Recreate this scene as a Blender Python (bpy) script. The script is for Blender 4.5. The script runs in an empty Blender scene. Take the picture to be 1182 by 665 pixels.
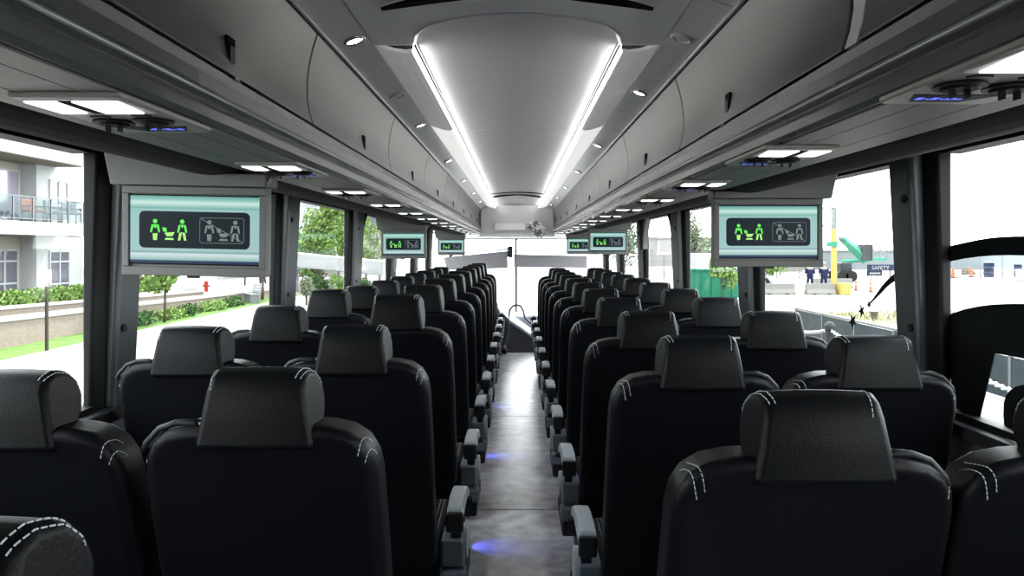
import bpy, bmesh, math, random
from mathutils import Vector, Matrix
from mathutils.bvhtree import BVHTree
random.seed(7)
C = bpy.context.scene.collection
H = 1.42            # camera height above the coach floor
F = 860.0           # focal length in pixels of the 1182 px frame
GZ = H - 2.65       # street level
PI = math.pi

# ------------------------------------------------------------------ camera, world, light
cam = bpy.data.cameras.new('camera'); co = bpy.data.objects.new('camera', cam); C.objects.link(co)
cam.sensor_width = 36; cam.lens = 36 * F / 1182
cam.shift_x = -6 / 1182; cam.shift_y = -45.5 / 1182
co.location = (0, 0, H); co.rotation_euler = (PI / 2, 0, 0)
cam.clip_start = 0.02; cam.clip_end = 500
S = bpy.context.scene; S.camera = co
S.view_settings.view_transform = 'Standard'; S.view_settings.look = 'None'
S.view_settings.gamma = 1; S.view_settings.use_curve_mapping = False
S.view_settings.exposure = 1.2
w = bpy.data.worlds.new('world'); S.world = w; w.use_nodes = True
bg = w.node_tree.nodes['Background']; bg.inputs[0].default_value = (0.93, 0.97, 1.0, 1); bg.inputs[1].default_value = 5.5
sun = bpy.data.lights.new('sun', 'SUN'); sun.energy = 7; sun.angle = math.radians(3); sun.color = (1, .97, .92)
so = bpy.data.objects.new('sun', sun); C.objects.link(so); so.rotation_euler = (math.radians(-38), math.radians(14), 0)

# ------------------------------------------------------------------ materials
def mat(name, col, rough=.5, metal=0, spec=.5, emit=None, es=0, noise=None, bump=None, coat=0, alpha=None):
    m = bpy.data.materials.new(name); m.use_nodes = True
    nt = m.node_tree; b = nt.nodes['Principled BSDF']
    b.inputs['Base Color'].default_value = (*col, 1); b.inputs['Roughness'].default_value = rough
    b.inputs['Metallic'].default_value = metal; b.inputs['Specular IOR Level'].default_value = spec
    if coat: b.inputs['Coat Weight'].default_value = coat; b.inputs['Coat Roughness'].default_value = .25
    if emit: b.inputs['Emission Color'].default_value = (*emit, 1); b.inputs['Emission Strength'].default_value = es
    if noise or bump:
        tc = nt.nodes.new('ShaderNodeTexCoord')
    if noise:
        sc, amt, col2 = noise
        n = nt.nodes.new('ShaderNodeTexNoise'); n.inputs['Scale'].default_value = sc; n.inputs['Detail'].default_value = 5
        mx = nt.nodes.new('ShaderNodeMix'); mx.data_type = 'RGBA'
        mr = nt.nodes.new('ShaderNodeMapRange'); mr.inputs[1].default_value = .5 - amt; mr.inputs[2].default_value = .5 + amt
        nt.links.new(tc.outputs['Object'], n.inputs['Vector']); nt.links.new(n.outputs['Fac'], mr.inputs[0])
        nt.links.new(mr.outputs[0], mx.inputs[0]); mx.inputs[6].default_value = (*col, 1); mx.inputs[7].default_value = (*col2, 1)
        nt.links.new(mx.outputs[2], b.inputs['Base Color'])
    if bump:
        kind, sc, st = bump
        bp = nt.nodes.new('ShaderNodeBump'); bp.inputs['Strength'].default_value = st; bp.inputs['Distance'].default_value = .002
        if kind == 'noise':
            n2 = nt.nodes.new('ShaderNodeTexNoise'); n2.inputs['Scale'].default_value = sc
            nt.links.new(tc.outputs['Object'], n2.inputs['Vector']); nt.links.new(n2.outputs['Fac'], bp.inputs['Height'])
        else:                                     # 'weave': perforated dots
            n2 = nt.nodes.new('ShaderNodeTexVoronoi'); n2.inputs['Scale'].default_value = sc; n2.inputs['Randomness'].default_value = 0.0
            nt.links.new(tc.outputs['Object'], n2.inputs['Vector']); nt.links.new(n2.outputs['Distance'], bp.inputs['Height'])
        nt.links.new(bp.outputs[0], b.inputs['Normal'])
    return m

def brick_mat(name, c1, c2, mortar, sc=1.0):
    m = mat(name, c1, .9); nt = m.node_tree; b = nt.nodes['Principled BSDF']
    tc = nt.nodes.new('ShaderNodeTexCoord'); mp = nt.nodes.new('ShaderNodeMapping'); mp.inputs['Rotation'].default_value = (PI/2, 0, PI/2)
    sx = nt.nodes.new('ShaderNodeSeparateXYZ'); cx = nt.nodes.new('ShaderNodeCombineXYZ')
    nt.links.new(tc.outputs['Object'], sx.inputs[0]); nt.links.new(sx.outputs[1], cx.inputs[0]); nt.links.new(sx.outputs[2], cx.inputs[1])
    br = nt.nodes.new('ShaderNodeTexBrick'); br.inputs['Scale'].default_value = 4 * sc
    br.inputs['Color1'].default_value = (*c1, 1); br.inputs['Color2'].default_value = (*c2, 1); br.inputs['Mortar'].default_value = (*mortar, 1)
    br.inputs['Mortar Size'].default_value = .02
    nt.links.new(cx.outputs[0], br.inputs['Vector']); nt.links.new(br.outputs['Color'], b.inputs['Base Color'])
    return m

def glass_mat(name, tint=(.985, .995, .99), gl=.06):
    m = bpy.data.materials.new(name); m.use_nodes = True; nt = m.node_tree; nt.nodes.clear()
    o = nt.nodes.new('ShaderNodeOutputMaterial'); t = nt.nodes.new('ShaderNodeBsdfTransparent'); t.inputs[0].default_value = (*tint, 1)
    g = nt.nodes.new('ShaderNodeBsdfGlossy'); g.inputs['Roughness'].default_value = .02
    lw = nt.nodes.new('ShaderNodeLayerWeight'); pw = nt.nodes.new('ShaderNodeMath'); pw.operation = 'POWER'; pw.inputs[1].default_value = 5
    ml = nt.nodes.new('ShaderNodeMath'); ml.operation = 'MULTIPLY_ADD'; ml.inputs[1].default_value = .6; ml.inputs[2].default_value = .015
    nt.links.new(lw.outputs['Facing'], pw.inputs[0]); nt.links.new(pw.outputs[0], ml.inputs[0])
    mx = nt.nodes.new('ShaderNodeMixShader'); nt.links.new(ml.outputs[0], mx.inputs[0]); nt.links.new(t.outputs[0], mx.inputs[1]); nt.links.new(g.outputs[0], mx.inputs[2])
    nt.links.new(mx.outputs[0], o.inputs[0]); return m

M = {}
M['leather'] = mat('black_leather', (.0022, .0026, .0036), .42, spec=.09, bump=('noise', 260, .25))
M['leather2'] = mat('headrest_leather', (.0021, .0026, .0033), .42, spec=.075, bump=('noise', 260, .25))
M['shell'] = mat('black_seat_fabric', (.0018, .002, .003), .8, spec=.06, bump=('noise', 400, .2))
M['thread'] = mat('white_thread', (.35, .36, .37), .8)
M['armgrey'] = mat('blue_grey_plastic', (.07, .085, .105), .4, spec=.35)
M['armlight'] = mat('light_grey_armrest', (.18, .20, .22), .35)
M['darkplastic'] = mat('dark_plastic', (.010, .011, .013), .5, spec=.2)
M['black'] = mat('black_rubber', (.003, .0035, .004), .6, spec=.15)
M['rack'] = mat('rack_grey_paint', (.082, .088, .088), .27, metal=.2, spec=.7)
M['rail'] = mat('rack_rail_aluminium', (.36, .37, .37), .3, metal=.6)
M['door'] = mat('bin_door_satin', (.125, .122, .116), .36, metal=.5, bump=('weave', 260, .15))
M['under'] = mat('rack_underside', (.085, .087, .08), .5)
M['valance'] = mat('valance_fabric', (.018, .0185, .019), .95, spec=.1, bump=('noise', 500, .3))
M['ceil'] = mat('ceiling_mesh_fabric', (.80, .80, .80), .62, spec=.35, bump=('weave', 170, .5))
M['ceil2'] = mat('ceiling_speckled_vinyl', (.80, .81, .81), .45, noise=(220, .12, (.92, .93, .93)), bump=('noise', 300, .25))
M['cove'] = mat('cove_plastic', (.84, .85, .85), .30, spec=.6)
M['service'] = mat('service_panel_grey', (.68, .69, .69), .30, metal=.2)
M['strip'] = mat('cove_light_strip', (.9, .9, .9), .5, emit=(1, .99, .97), es=8.5)
M['cove_glow'] = mat('cove_plastic_glow', (.84, .85, .85), .3, spec=.6, emit=(1, .99, .97), es=.30)  # cove plastic with an added glow, so the panels look brightly lit
M['cove_glow_dim'] = mat('cove_plastic_glow_dim', (.84, .85, .85), .3, spec=.6, emit=(1, .99, .97), es=.06)  # same plastic, weaker added glow for the nearest panels
M['lamp'] = mat('reading_lamp_lens', (.9, .9, .9), .4, emit=(1, 1, .97), es=.9)
M['spot'] = mat('spot_lens', (.9, .9, .9), .4, emit=(1, .97, .92), es=12)
M['psu'] = mat('light_panel_grey', (.20, .20, .18), .42)
M['blue'] = mat('blue_display', (.05, .05, .3), .4, emit=(.12, .16, 1), es=.5)
M['chrome'] = mat('chrome', (.7, .7, .7), .15, metal=1)
M['gap'] = mat('seam_dark', (.004, .004, .004), .9, spec=.1)
M['floor'] = mat('floor_vinyl', (.24, .24, .26), .30, spec=.5, noise=(11, .14, (.50, .50, .53)), bump=('noise', 90, .35))
M['wall'] = mat('side_wall_grey', (.028, .03, .035), .6)
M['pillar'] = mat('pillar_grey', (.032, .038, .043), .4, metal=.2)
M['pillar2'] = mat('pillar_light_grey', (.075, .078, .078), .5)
M['mon'] = mat('monitor_casing_grey', (.062, .065, .06), .55)
M['shade'] = mat('sun_shade_grey', (.14, .135, .145), .8)
M['bulk'] = mat('bulkhead_white', (.82, .82, .82), .45)
M['dash'] = mat('dash_grey', (.26, .28, .33), .5)
M['dashdark'] = mat('dash_dark', (.05, .05, .065), .7)
M['glass'] = glass_mat('window_glass')
M['decal'] = mat('window_decal_film', (.002, .003, .0035), .6, spec=.1)
M['bag'] = mat('crumpled_plastic', (.16, .16, .17), .3, spec=.6, noise=(14, .05, (.97, .97, .97)))  # dark noise tone paints crease shade into the white plastic
M['yellow_label'] = mat('yellow_label', (.55, .48, .02), .5)
# outside
M['concrete'] = mat('concrete', (0.147, 0.141, 0.133), .9, noise=(1.2, .3, (0.169, 0.165, 0.157)))
M['road'] = mat('pale_road', (0.141, 0.138, 0.133), .95, noise=(.4, .3, (0.164, 0.161, 0.155)))
M['grass'] = mat('grass', (0.031, 0.062, 0.014), .95, noise=(3, .2, (0.056, 0.093, 0.023)))
M['drygrass'] = mat('dry_grass', (0.102, 0.107, 0.048), .95, noise=(3, .2, (0.147, 0.141, 0.093)))
M['leaf'] = mat('leaf', (.058, .108, .022), .7, noise=(2.5, .2, (.115, .175, .05)))
M['leaf2'] = mat('leaf_dark', (0.017, 0.042, 0.013), .7, noise=(2.5, .2, (0.034, 0.068, 0.020)))
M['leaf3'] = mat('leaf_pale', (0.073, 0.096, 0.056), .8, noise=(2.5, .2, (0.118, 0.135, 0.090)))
M['bark'] = mat('bark', (0.045, 0.037, 0.028), .9)
M['brick'] = brick_mat('retaining_brick', (0.102, 0.082, 0.065), (0.121, 0.102, 0.082), (0.127, 0.118, 0.107))
M['cap'] = mat('stone_cap', (0.175, 0.169, 0.158), .9)
M['white'] = mat('white_render', (0.203, 0.209, 0.209), .85)
M['cream'] = mat('cream_render', (0.175, 0.169, 0.147), .85)
M['soffit'] = mat('soffit', (0.141, 0.130, 0.107), .8)
M['pane'] = mat('building_glass', (0.056, 0.056, 0.073), .08, spec=.8)
M['panelil'] = mat('lilac_glass', (0.141, 0.127, 0.158), .15, spec=.8)
M['railglass'] = glass_mat('rail_glass', (.62, .70, .72))
M['metal'] = mat('grey_metal', (0.090, 0.096, 0.099), .4, metal=.6)
M['signwhite'] = mat('sign_white', (0.211, 0.211, 0.211), .6)
M['pole'] = mat('pole_dark', (0.023, 0.020, 0.017), .6)
M['red'] = mat('hydrant_red', (0.169, 0.017, 0.008), .5)
M['orange'] = mat('safety_orange', (0.226, 0.062, 0.028), .6)
M['boom'] = mat('lift_green', (0.020, 0.118, 0.076), .5)
M['dump'] = mat('container_green', (0.014, 0.096, 0.056), .6)
M['yellow'] = mat('yellow_paint', (0.203, 0.155, 0.045), .6)
M['navy'] = mat('navy_banner', (.006, .010, .028), .7)
M['bench'] = mat('bench_metal', (0.127, 0.141, 0.147), .5)
M['skin'] = mat('skin', (0.127, 0.076, 0.054), .6)
M['shirt'] = mat('pale_blue_shirt', (0.096, 0.107, 0.130), .8)
M['trouser'] = mat('dark_jeans', (0.007, 0.008, 0.014), .85)
M['hair'] = mat('dark_hair', (0.006, 0.004, 0.003), .7)
M['vest'] = mat('yellow_green_vest', (0.127, 0.155, 0.045), .8)
M['chain'] = mat('white_chain', (0.226, 0.226, 0.226), .4)
M['outdark'] = mat('dark_machine_paint', (.014, .016, .018), .6, spec=.1)
M['barrier'] = mat('barrier_concrete', (.105, .103, .095), .9, spec=.05)
M['fencepanel'] = mat('fence_panel', (.006, .010, .013), .6, noise=(2.2, .3, (.020, .028, .030)))
M['brown'] = mat('brown_pot', (0.056, 0.045, 0.034), .8)

for k_ in ('concrete road grass drygrass leaf leaf2 leaf3 bark brick cap white cream soffit signwhite pole red orange boom dump yellow navy bench brown fencepanel vest metal').split():
    M[k_].node_tree.nodes['Principled BSDF'].inputs['Specular IOR Level'].default_value = .08
M['leaf'].node_tree.nodes['Principled BSDF'].inputs['Transmission Weight'].default_value = 0

# ------------------------------------------------------------------ helpers
class B:
    def __init__(s): s.bm = bmesh.new()
    def box(s, c, d, rot=None):
        r = bmesh.ops.create_cube(s.bm, size=1); vs = r['verts']
        m = Matrix.Translation(c) @ (rot.to_4x4() if rot else Matrix.Identity(4)) @ Matrix.Diagonal((*d, 1))
        bmesh.ops.transform(s.bm, matrix=m, verts=vs); return s
    def bb(s, x0, x1, y0, y1, z0, z1):
        return s.box(((x0+x1)/2, (y0+y1)/2, (z0+z1)/2), (abs(x1-x0), abs(y1-y0), abs(z1-z0)))
    def loft(s, rings, cap=True):
        R = [[s.bm.verts.new(p) for p in ring] for ring in rings]; n = len(R[0])
        for a, b in zip(R, R[1:]):
            for i in range(n): s.bm.faces.new((a[i], a[(i+1) % n], b[(i+1) % n], b[i]))
        if cap: s.bm.faces.new(R[0][::-1]); s.bm.faces.new(R[-1])
        return s
    def prism(s, pts, axis, a, b):
        f = {'x': lambda p, t: (t, p[0], p[1]), 'y': lambda p, t: (p[0], t, p[1]), 'z': lambda p, t: (p[0], p[1], t)}[axis]
        return s.loft([[f(p, a) for p in pts], [f(p, b) for p in pts]])
    def tube(s, path, r, n=8, closed=False):
        path = [Vector(p) for p in path]; rs = r if isinstance(r, (list, tuple)) else [r] * len(path); rings = []
        for i, p in enumerate(path):
            t = (path[min(i+1, len(path)-1)] - path[max(i-1, 0)]).normalized()
            u = t.cross(Vector((0, 0, 1)));
            if u.length < .1: u = t.cross(Vector((1, 0, 0)))
            u.normalize(); v = t.cross(u)
            rings.append([p + rs[i] * (math.cos(2*PI*k/n) * u + math.sin(2*PI*k/n) * v) for k in range(n)])
        return s.loft(rings)
    def cyl(s, c, r, h, axis='z', n=20, r2=None):
        c = Vector(c); d = {'x': Vector((1, 0, 0)), 'y': Vector((0, 1, 0)), 'z': Vector((0, 0, 1))}[axis]
        return s.tube([c - d*h/2, c + d*h/2], [r, r if r2 is None else r2], n)
    def ball(s, c, r, sub=2):
        q = bmesh.ops.create_icosphere(s.bm, subdivisions=sub, radius=1)
        rr = r if isinstance(r, (tuple, list)) else (r, r, r)
        bmesh.ops.transform(s.bm, matrix=Matrix.Translation(c) @ Matrix.Diagonal((*rr, 1)), verts=q['verts']); return s
    def poly(s, pts):
        s.bm.faces.new([s.bm.verts.new(p) for p in pts]); return s
    def build(s, name, m, parent=None, smooth=False, bevel=0, seg=3, recalc=True):
        if recalc: bmesh.ops.recalc_face_normals(s.bm, faces=s.bm.faces)
        me = bpy.data.meshes.new(name); s.bm.to_mesh(me); s.bm.free()
        if smooth:
            for p in me.polygons: p.use_smooth = True
        o = bpy.data.objects.new(name, me); C.objects.link(o)
        if m: me.materials.append(m)
        if bevel:
            md = o.modifiers.new('bevel', 'BEVEL'); md.width = bevel; md.segments = seg; md.limit_method = 'ANGLE'; md.angle_limit = .5
            md.harden_normals = True
            for p in me.polygons: p.use_smooth = True
        if parent: o.parent = parent
        return o

def tag(o, label, cat, group=None):
    o['label'] = label; o['category'] = cat
    if group: o['group'] = group
    return o
def thing(name, label, cat, loc=(0, 0, 0), group=None, rz=0):
    o = bpy.data.objects.new(name, None); C.objects.link(o); o.location = loc; o.rotation_euler = (0, 0, rz)
    o.empty_display_size = .1
    return tag(o, label, cat, group)
def struct(o): o['kind'] = 'structure'; return o
def sempty(name):
    o = bpy.data.objects.new(name, None); C.objects.link(o); return struct(o)
def stuff(o): o['kind'] = 'stuff'; return o
def kids(o): return [k for k in bpy.data.objects if k.parent == o]
def copy_tree(o, loc=None, label=None, parent=None, rz=None, group=None):
    c = o.copy(); C.objects.link(c)
    if parent is not None: c.parent = parent
    if loc is not None: c.location = loc
    if rz is not None: c.rotation_euler = (0, 0, rz)
    if label: c['label'] = label
    if group: c['group'] = group
    for k in kids(o): copy_tree(k, parent=c)
    return c
ORD = ['nearest', 'first', 'second', 'third', 'fourth', 'fifth', 'sixth', 'seventh', 'eighth', 'ninth', 'tenth', 'eleventh', 'twelfth', 'thirteenth', 'fourteenth']
def px(x, y, D):   # where a traced thing stands, D metres ahead
    return ((x - 597) * D / F, D, H - (y - 287) * D / F)

Y0, Y1, YF = -1.5, 10.2, 11.9     # rear wall, end of racks, windscreen
# ------------------------------------------------------------------ shell of the coach
b = B(); b.bb(-1.26, 1.26, Y0, 10.15, -.06, 0)
flo = struct(b.build('floor', M['floor']))
b = B()
for y in (4.05, 6.3, 8.6): b.bb(-.3, .3, y, y + .005, .0002, .0012)
b.build('floor_seam', M['gap'], flo)
b = B(); b.bb(-1.26, 1.26, 10.15, YF + .1, -.42, -.36); b.bb(-1.26, 1.26, 10.15, 10.17, -.36, -.06)
b.build('front_step_floor', M['dashdark'], flo)

roof = struct(B().bb(-1.3, 1.3, Y0 - .05, YF + .15, H + .66, H + .72).build('trim_1', M['white']))
roof['label'] = 'outer roof of the coach'
rear = struct(B().bb(-1.3, 1.3, Y0 - .08, Y0, -.1, H + .66).build('wall_back', M['wall']))

pill = [(-1.15, -.9), (.44, .70), (2.16, 2.355), (3.78, 4.03), (5.42, 5.72), (7.13, 7.35), (8.75, 8.97), (10.2, 10.4)]
SILL, TOP = .945, 1.715
wn = 0; tn = 2
for s, side in ((-1, 'left'), (1, 'right')):
    b = B()
    b.prism([(s*1.19, 0), (s*1.22, .5), (s*1.225, SILL - .03), (s*1.33, SILL), (s*1.33, -.6), (s*1.19, -.6)], 'y', Y0, YF)
    wl = struct(b.build('wall_' + side, M['wall']))
    B().prism([(s*1.185, SILL - .035), (s*1.19, SILL), (s*1.30, SILL + .004), (s*1.30, SILL - .035)], 'y', Y0, YF).build('window_sill', M['darkplastic'], wl, bevel=.005)
    B().bb(s*1.16, s*1.20, Y0, 10.1, .10, .17).build('side_heater_duct', M['darkplastic'], wl, bevel=.01)
    B().bb(s*1.20, s*1.33, Y0, YF, TOP, H + .67).build('upper_wall', M['wall'], wl)
    # pillars lean inward toward the roof
    for i, (a, c) in enumerate(pill):
        t = sempty('trim_%d' % tn); tn += 1
        m = a + .06
        xb, xt = s*1.205, s*1.165
        B().loft([[(xb, m, SILL-.02), (xb, c, SILL-.02), (s*1.262, c, SILL-.02), (s*1.262, m, SILL-.02)],
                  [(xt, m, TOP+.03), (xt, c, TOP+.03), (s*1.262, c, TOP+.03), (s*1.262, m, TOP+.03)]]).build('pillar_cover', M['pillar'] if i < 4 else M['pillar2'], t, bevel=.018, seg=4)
        B().loft([[(s*1.238, a, SILL-.02), (s*1.225, m+.02, SILL-.02), (s*1.262, m+.02, SILL-.02), (s*1.262, a, SILL-.02)],
                  [(s*1.215, a, TOP+.03), (s*1.20, m+.02, TOP+.03), (s*1.262, m+.02, TOP+.03), (s*1.262, a, TOP+.03)]]).build('rubber_gasket', M['black'], t, bevel=.01)
        for z in (H - .24, H + .15):
            B().cyl((xb + (xt-xb)*(z-SILL)/(TOP-SILL) - s*.0, m + .035, z), .012, .012, 'x', 12).build('screw_cap', M['black'], t)
    B().bb(s*1.20, s*1.33, Y0, -1.1, SILL - .02, TOP + .02).build('rear_wall_panel', M['wall'], wl)
    ends = [(pill[i][1], pill[i+1][0]) for i in range(0, len(pill) - 1)] + [(10.5, YF - .05)]
    for k, (a, c) in enumerate(ends):
        if c - a < .4: continue
        wn += 1
        wi = sempty('window_%d' % wn)
        B().bb(s*1.262, s*1.268, a - .02, c + .02, SILL - .02, TOP + .02).build('pane', M['glass'], wi)
        b = B()
        b.bb(s*1.225, s*1.29, a, c, SILL, SILL + .018); b.bb(s*1.225, s*1.29, a, c, TOP - .02, TOP)
        b.build('window_frame', M['black'], wi)
        if abs(a - 5.72) < .01:      # window with rounded upper corners
            for yc, sg in ((a, 1), (c, -1)):
                R = .30; pts = [(yc, TOP)]
                for j in range(9):
                    an = PI/2 * j / 8
                    pts.append((yc + sg * (R - R * math.cos(an)), TOP - R + R * math.sin(an)))
                B().prism(pts, 'x', s*1.20, s*1.25).build('corner_filler', M['pillar2'], wi)
                seg = [(s*1.195, p[0], p[1]) for p in pts[1:]]
                B().tube(seg, .012, 6).build('corner_trim', M['darkplastic'], wi, smooth=True)
        if s == 1 and abs(a - .70) < .01 or s == 1 and abs(a - 2.355) < .01:
            def dp(x, y):
                D = 1.258 * F / (x - 597); return (1.258, D, H - (y - 287) * D / F)
            def film(ptsx, nm='window_decal'):
                P = [dp(*p) for p in ptsx]
                return B().loft([P, [(1.2605, q[1], q[2]) for q in P]]).build(nm, M['decal'], wi)
            if a < 1:
                film([(1078, 291), (1088, 286.5), (1100, 283), (1113, 280), (1130, 276.5), (1146, 274), (1165, 272.8), (1182, 272.5), (1215, 274), (1260, 280), (1260, 304), (1215, 297), (1182, 295), (1165, 294.6), (1146, 295), (1130, 296.2), (1113, 298.5), (1100, 301), (1090, 303.5), (1078, 308)])
                film([(1091, 366), (1100, 361.5), (1113, 357), (1130, 353.5), (1146, 351.5), (1165, 350.7), (1182, 350.7), (1220, 353), (1260, 360), (1260, 425), (1220, 419), (1182, 413.5), (1148, 408), (1127, 497), (1106, 487), (1099, 445), (1093, 415), (1090, 395)])
                film([(1163, 510), (1159.5, 495), (1158, 480), (1158.5, 466), (1161, 457), (1166, 450), (1173, 446), (1182, 444), (1200, 446), (1230, 455), (1262, 480), (1262, 560), (1182, 520)])
            else:
                film([(1052, 301), (1044, 307), (1038.6, 311.5), (1030, 317.5), (1024, 323.3), (1018, 330), (1013, 337), (1008, 344), (1003.2, 350.5), (1003.8, 351), (1010, 345), (1017, 338), (1023, 331.5), (1028.6, 327), (1034, 323.5), (1038.6, 321), (1052, 315)])
                for cx_, cy_, sw, sh, ph in ((1002.8, 351.5, 3, 5, .1), (994.2, 359, 3.6, 8.0, .55), (984, 371, 4.8, 9.5, .2)):
                    pts = []
                    for j in range(10):
                        an = -PI/2 + ph * .5 + j * PI/5 + PI/5; r = 1 if j % 2 == 0 else .38
                        pts.append((cx_ + sw * r * math.cos(an), cy_ + sh * r * math.sin(an)))
                    film(pts, 'star_decal')

# valance rolls
for s in (-1, 1):
    pts = [(.695, .204), (.715, .196), (.74, .189), (.77, .186), (.80, .188), (.84, .196), (.87, .204), (.94, .221), (1.0, .236), (1.1, .26), (1.18, .280), (1.21, .295), (1.21, .33), (.70, .33)]
    struct(B().prism([(s*x, H + z) for x, z in pts], 'y', Y0, 10.3).build('trim_%d' % tn, M['valance'], bevel=.0, smooth=False)); tn += 1

# ------------------------------------------------------------------ ceiling
cl = sempty('ceiling')
B().bb(-.56, .56, Y0, Y1, H + .615, H + .63).build('ceiling_backing', M['gap'], cl)
def slab(pts, y0, y1, name, m, th=.012, smooth=False):
    P = [(x, H + z) for x, z in pts] + [(x, H + z + th) for x, z in reversed(pts)]
    return B().prism(P, 'y', y0, y1).build(name, m, cl, smooth=smooth)
cent = [(-.283 + .566 * i / 12, .577 + .023 * (1 - ((i - 6) / 6) ** 2)) for i in range(13)]
ys = [3.71, 5.72, 7.60, 8.16, 9.2, 10.15]
# nearest panel with bowed, rounded end
def ceilz(x): return H + .577 + .023 * (1 - min(1, abs(x) / .283) ** 2)
def end_panel(y1):
    b = B(); top = []; n = 24; rows = []
    for i in range(n + 1):
        x = -.283 + .566 * i / n
        ux = abs(x) / .283
        ye = 1.875 + .09 * ux ** 2
        if ux > .72: ye += .12 * (1 - math.sqrt(max(0, 1 - ((ux - .72) / .28) ** 2)))
        rows.append((x, ye))
    lo = [[b.bm.verts.new((x, y, ceilz(x) + dz)) for dz in (0, .012)] for x, y in rows]
    hi = [[b.bm.verts.new((x, y1, ceilz(x) + dz)) for dz in (0, .012)] for x, y in rows]
    for i in range(n):
        b.bm.faces.new((lo[i][0], lo[i+1][0], hi[i+1][0], hi[i][0])); b.bm.faces.new((lo[i][1], hi[i][1], hi[i+1][1], lo[i+1][1]))
        b.bm.faces.new((lo[i][0], lo[i][1], lo[i+1][1], lo[i+1][0])); b.bm.faces.new((hi[i][0], hi[i+1][0], hi[i+1][1], hi[i][1]))
    b.build('ceiling_panel', M['ceil'], cl)
    return rows
rows = end_panel(3.705)
# bright rounded rim around the end of the recessed panel
B().tube([(x * 1.03, y - .012, ceilz(x) - .002) for x, y in rows], .011, 8).build('panel_rim', M['cove'], cl, smooth=True)
for a, c in zip(ys, ys[1:]):
    slab(cent, a + .010 + .003 * (a - 3.7), c - .004, 'ceiling_panel', M['ceil'])
for s in (-1, 1):
    B().tube([(s*.284, 2.05, H + .578), (s*.284, 10.15, H + .578)], .004, 6).build('panel_edge_bead', M['metal'], cl)
# rear ceiling around the hatch, speckled
def rear_ceiling():
    b = B(); n = 32; P = []
    for i in range(n + 1):
        x = -.40 + .80 * i / n
        ux = min(1, abs(x) / .283)
        ye = 1.875 + .09 * ux ** 2 - .022
        if ux > .72: ye += .12 * (1 - math.sqrt(max(0, 1 - ((ux - .72) / .28) ** 2)))
        if abs(x) > .283: ye = 2.09
        z = H + (.574 + .018 * (1 - ux ** 2)) - .004
        P.append((x, ye, z))
    lo = [[b.bm.verts.new((x, Y0, z)), b.bm.verts.new((x, Y0, z + .02))] for x, y, z in P]
    hi = [[b.bm.verts.new((x, y, z)), b.bm.verts.new((x, y, z + .02))] for x, y, z in P]
    for i in range(n):
        b.bm.faces.new((lo[i][0], lo[i+1][0], hi[i+1][0], hi[i][0])); b.bm.faces.new((lo[i][1], hi[i][1], hi[i+1][1], lo[i+1][1]))
        b.bm.faces.new((hi[i][0], hi[i+1][0], hi[i+1][1], hi[i][1]))
    return b.build('rear_ceiling_panel', M['ceil2'], cl)
rear_ceiling()
for s in (-1, 1):
    cov = [(s*.2965, .5545), (s*.315, .552), (s*.345, .556), (s*.375, .565), (s*.40, .574)]
    yy = [2.10, 3.49, 4.85, 6.2, 7.55, 8.9, 10.15]
    for a, c in zip(yy, yy[1:]):
        slab(cov, a + .003, c - .003, 'cove_panel', M['cove_glow_dim'] if a < 3 else M['cove_glow'], .01)  # brightness put in as emission, fainter on the nearest panel
    sv = [(s*.403, .573), (s*.475, .549), (s*.49, .543)]
    off = 0 if s < 0 else -.67
    yy = [Y0] + [y for y in (.98+off, 2.35 + off, 3.72 + off, 5.08 + off, 6.45 + off, 7.8 + off, 9.15 + off) if y > Y0] + [10.15]
    for a, c in zip(yy, yy[1:]):
        slab(sv, a + .002, c - .002, 'service_panel', M['service'], .01)
    B().tube([(s*.493, Y0, H + .541), (s*.493, Y1, H + .541)], .008, 8).build('edge_rail', M['rail'], cl, smooth=True)
# cove light strips (lit)
for s, side in ((-1, 'left'), (1, 'right')):
    b = B(); b.bb(s*.2935, s*.2965, 2.12, 10.1, H + .5555, H + .575)
    b2 = b.build('cove_light', M['strip'])
    tag(b2, 'long white light strip in the %s ceiling cove' % side, 'ceiling light', None)

# roof hatches with dark crescent finger recesses
def hatch(y, label, k=1.0):
    t = thing('roof_hatch', label, 'roof hatch', (0, y, H + .592))
    b = B()
    for s in (-1, 1):
        P = []; Q = []
        for i in range(13):
            u = i / 12; x = s * (.04 + .27 * u) if k == 1 else s * (.0 + .27 * u)
            wv = (.05 if k == 1 else .34) * (math.sin(PI * min(1, u * .9 + .05)) ** .6 if k == 1 else (.35 + .65*u) * (1 - u ** 8) ** .5)
            zz = -.0085 - (x / .283) ** 2 * .020 - (.012 if k == 1 else .004)
            yb = (.028 if k == 1 else .12) * (x/.283) ** 2
            P.append((x, yb - wv / 2, zz)); Q.append((x, yb + wv / 2, zz))
        b.loft([P + Q[::-1], [(p[0], p[1], p[2] - .003) for p in P + Q[::-1]]])
    b.build('finger_recess', M['gap'], t)
    fr = []
    for i in range(17):
        x = -.27 + .54 * i / 16; fr.append((x, (-.30 if k != 1 else -.62), -.006 - (x/.283)**2 * .02 - (.008 if k == 1 else .002)))
    B().tube(fr, .005, 6).build('hatch_edge', M['gap'] if k != 1 else M['metal'], t)
    return t
hatch(1.665, 'roof hatch edge with dark crescent recesses at the top of the photo')
hatch(8.02, 'far roof hatch with thin dark crescent near the front of the coach', .6)

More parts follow.
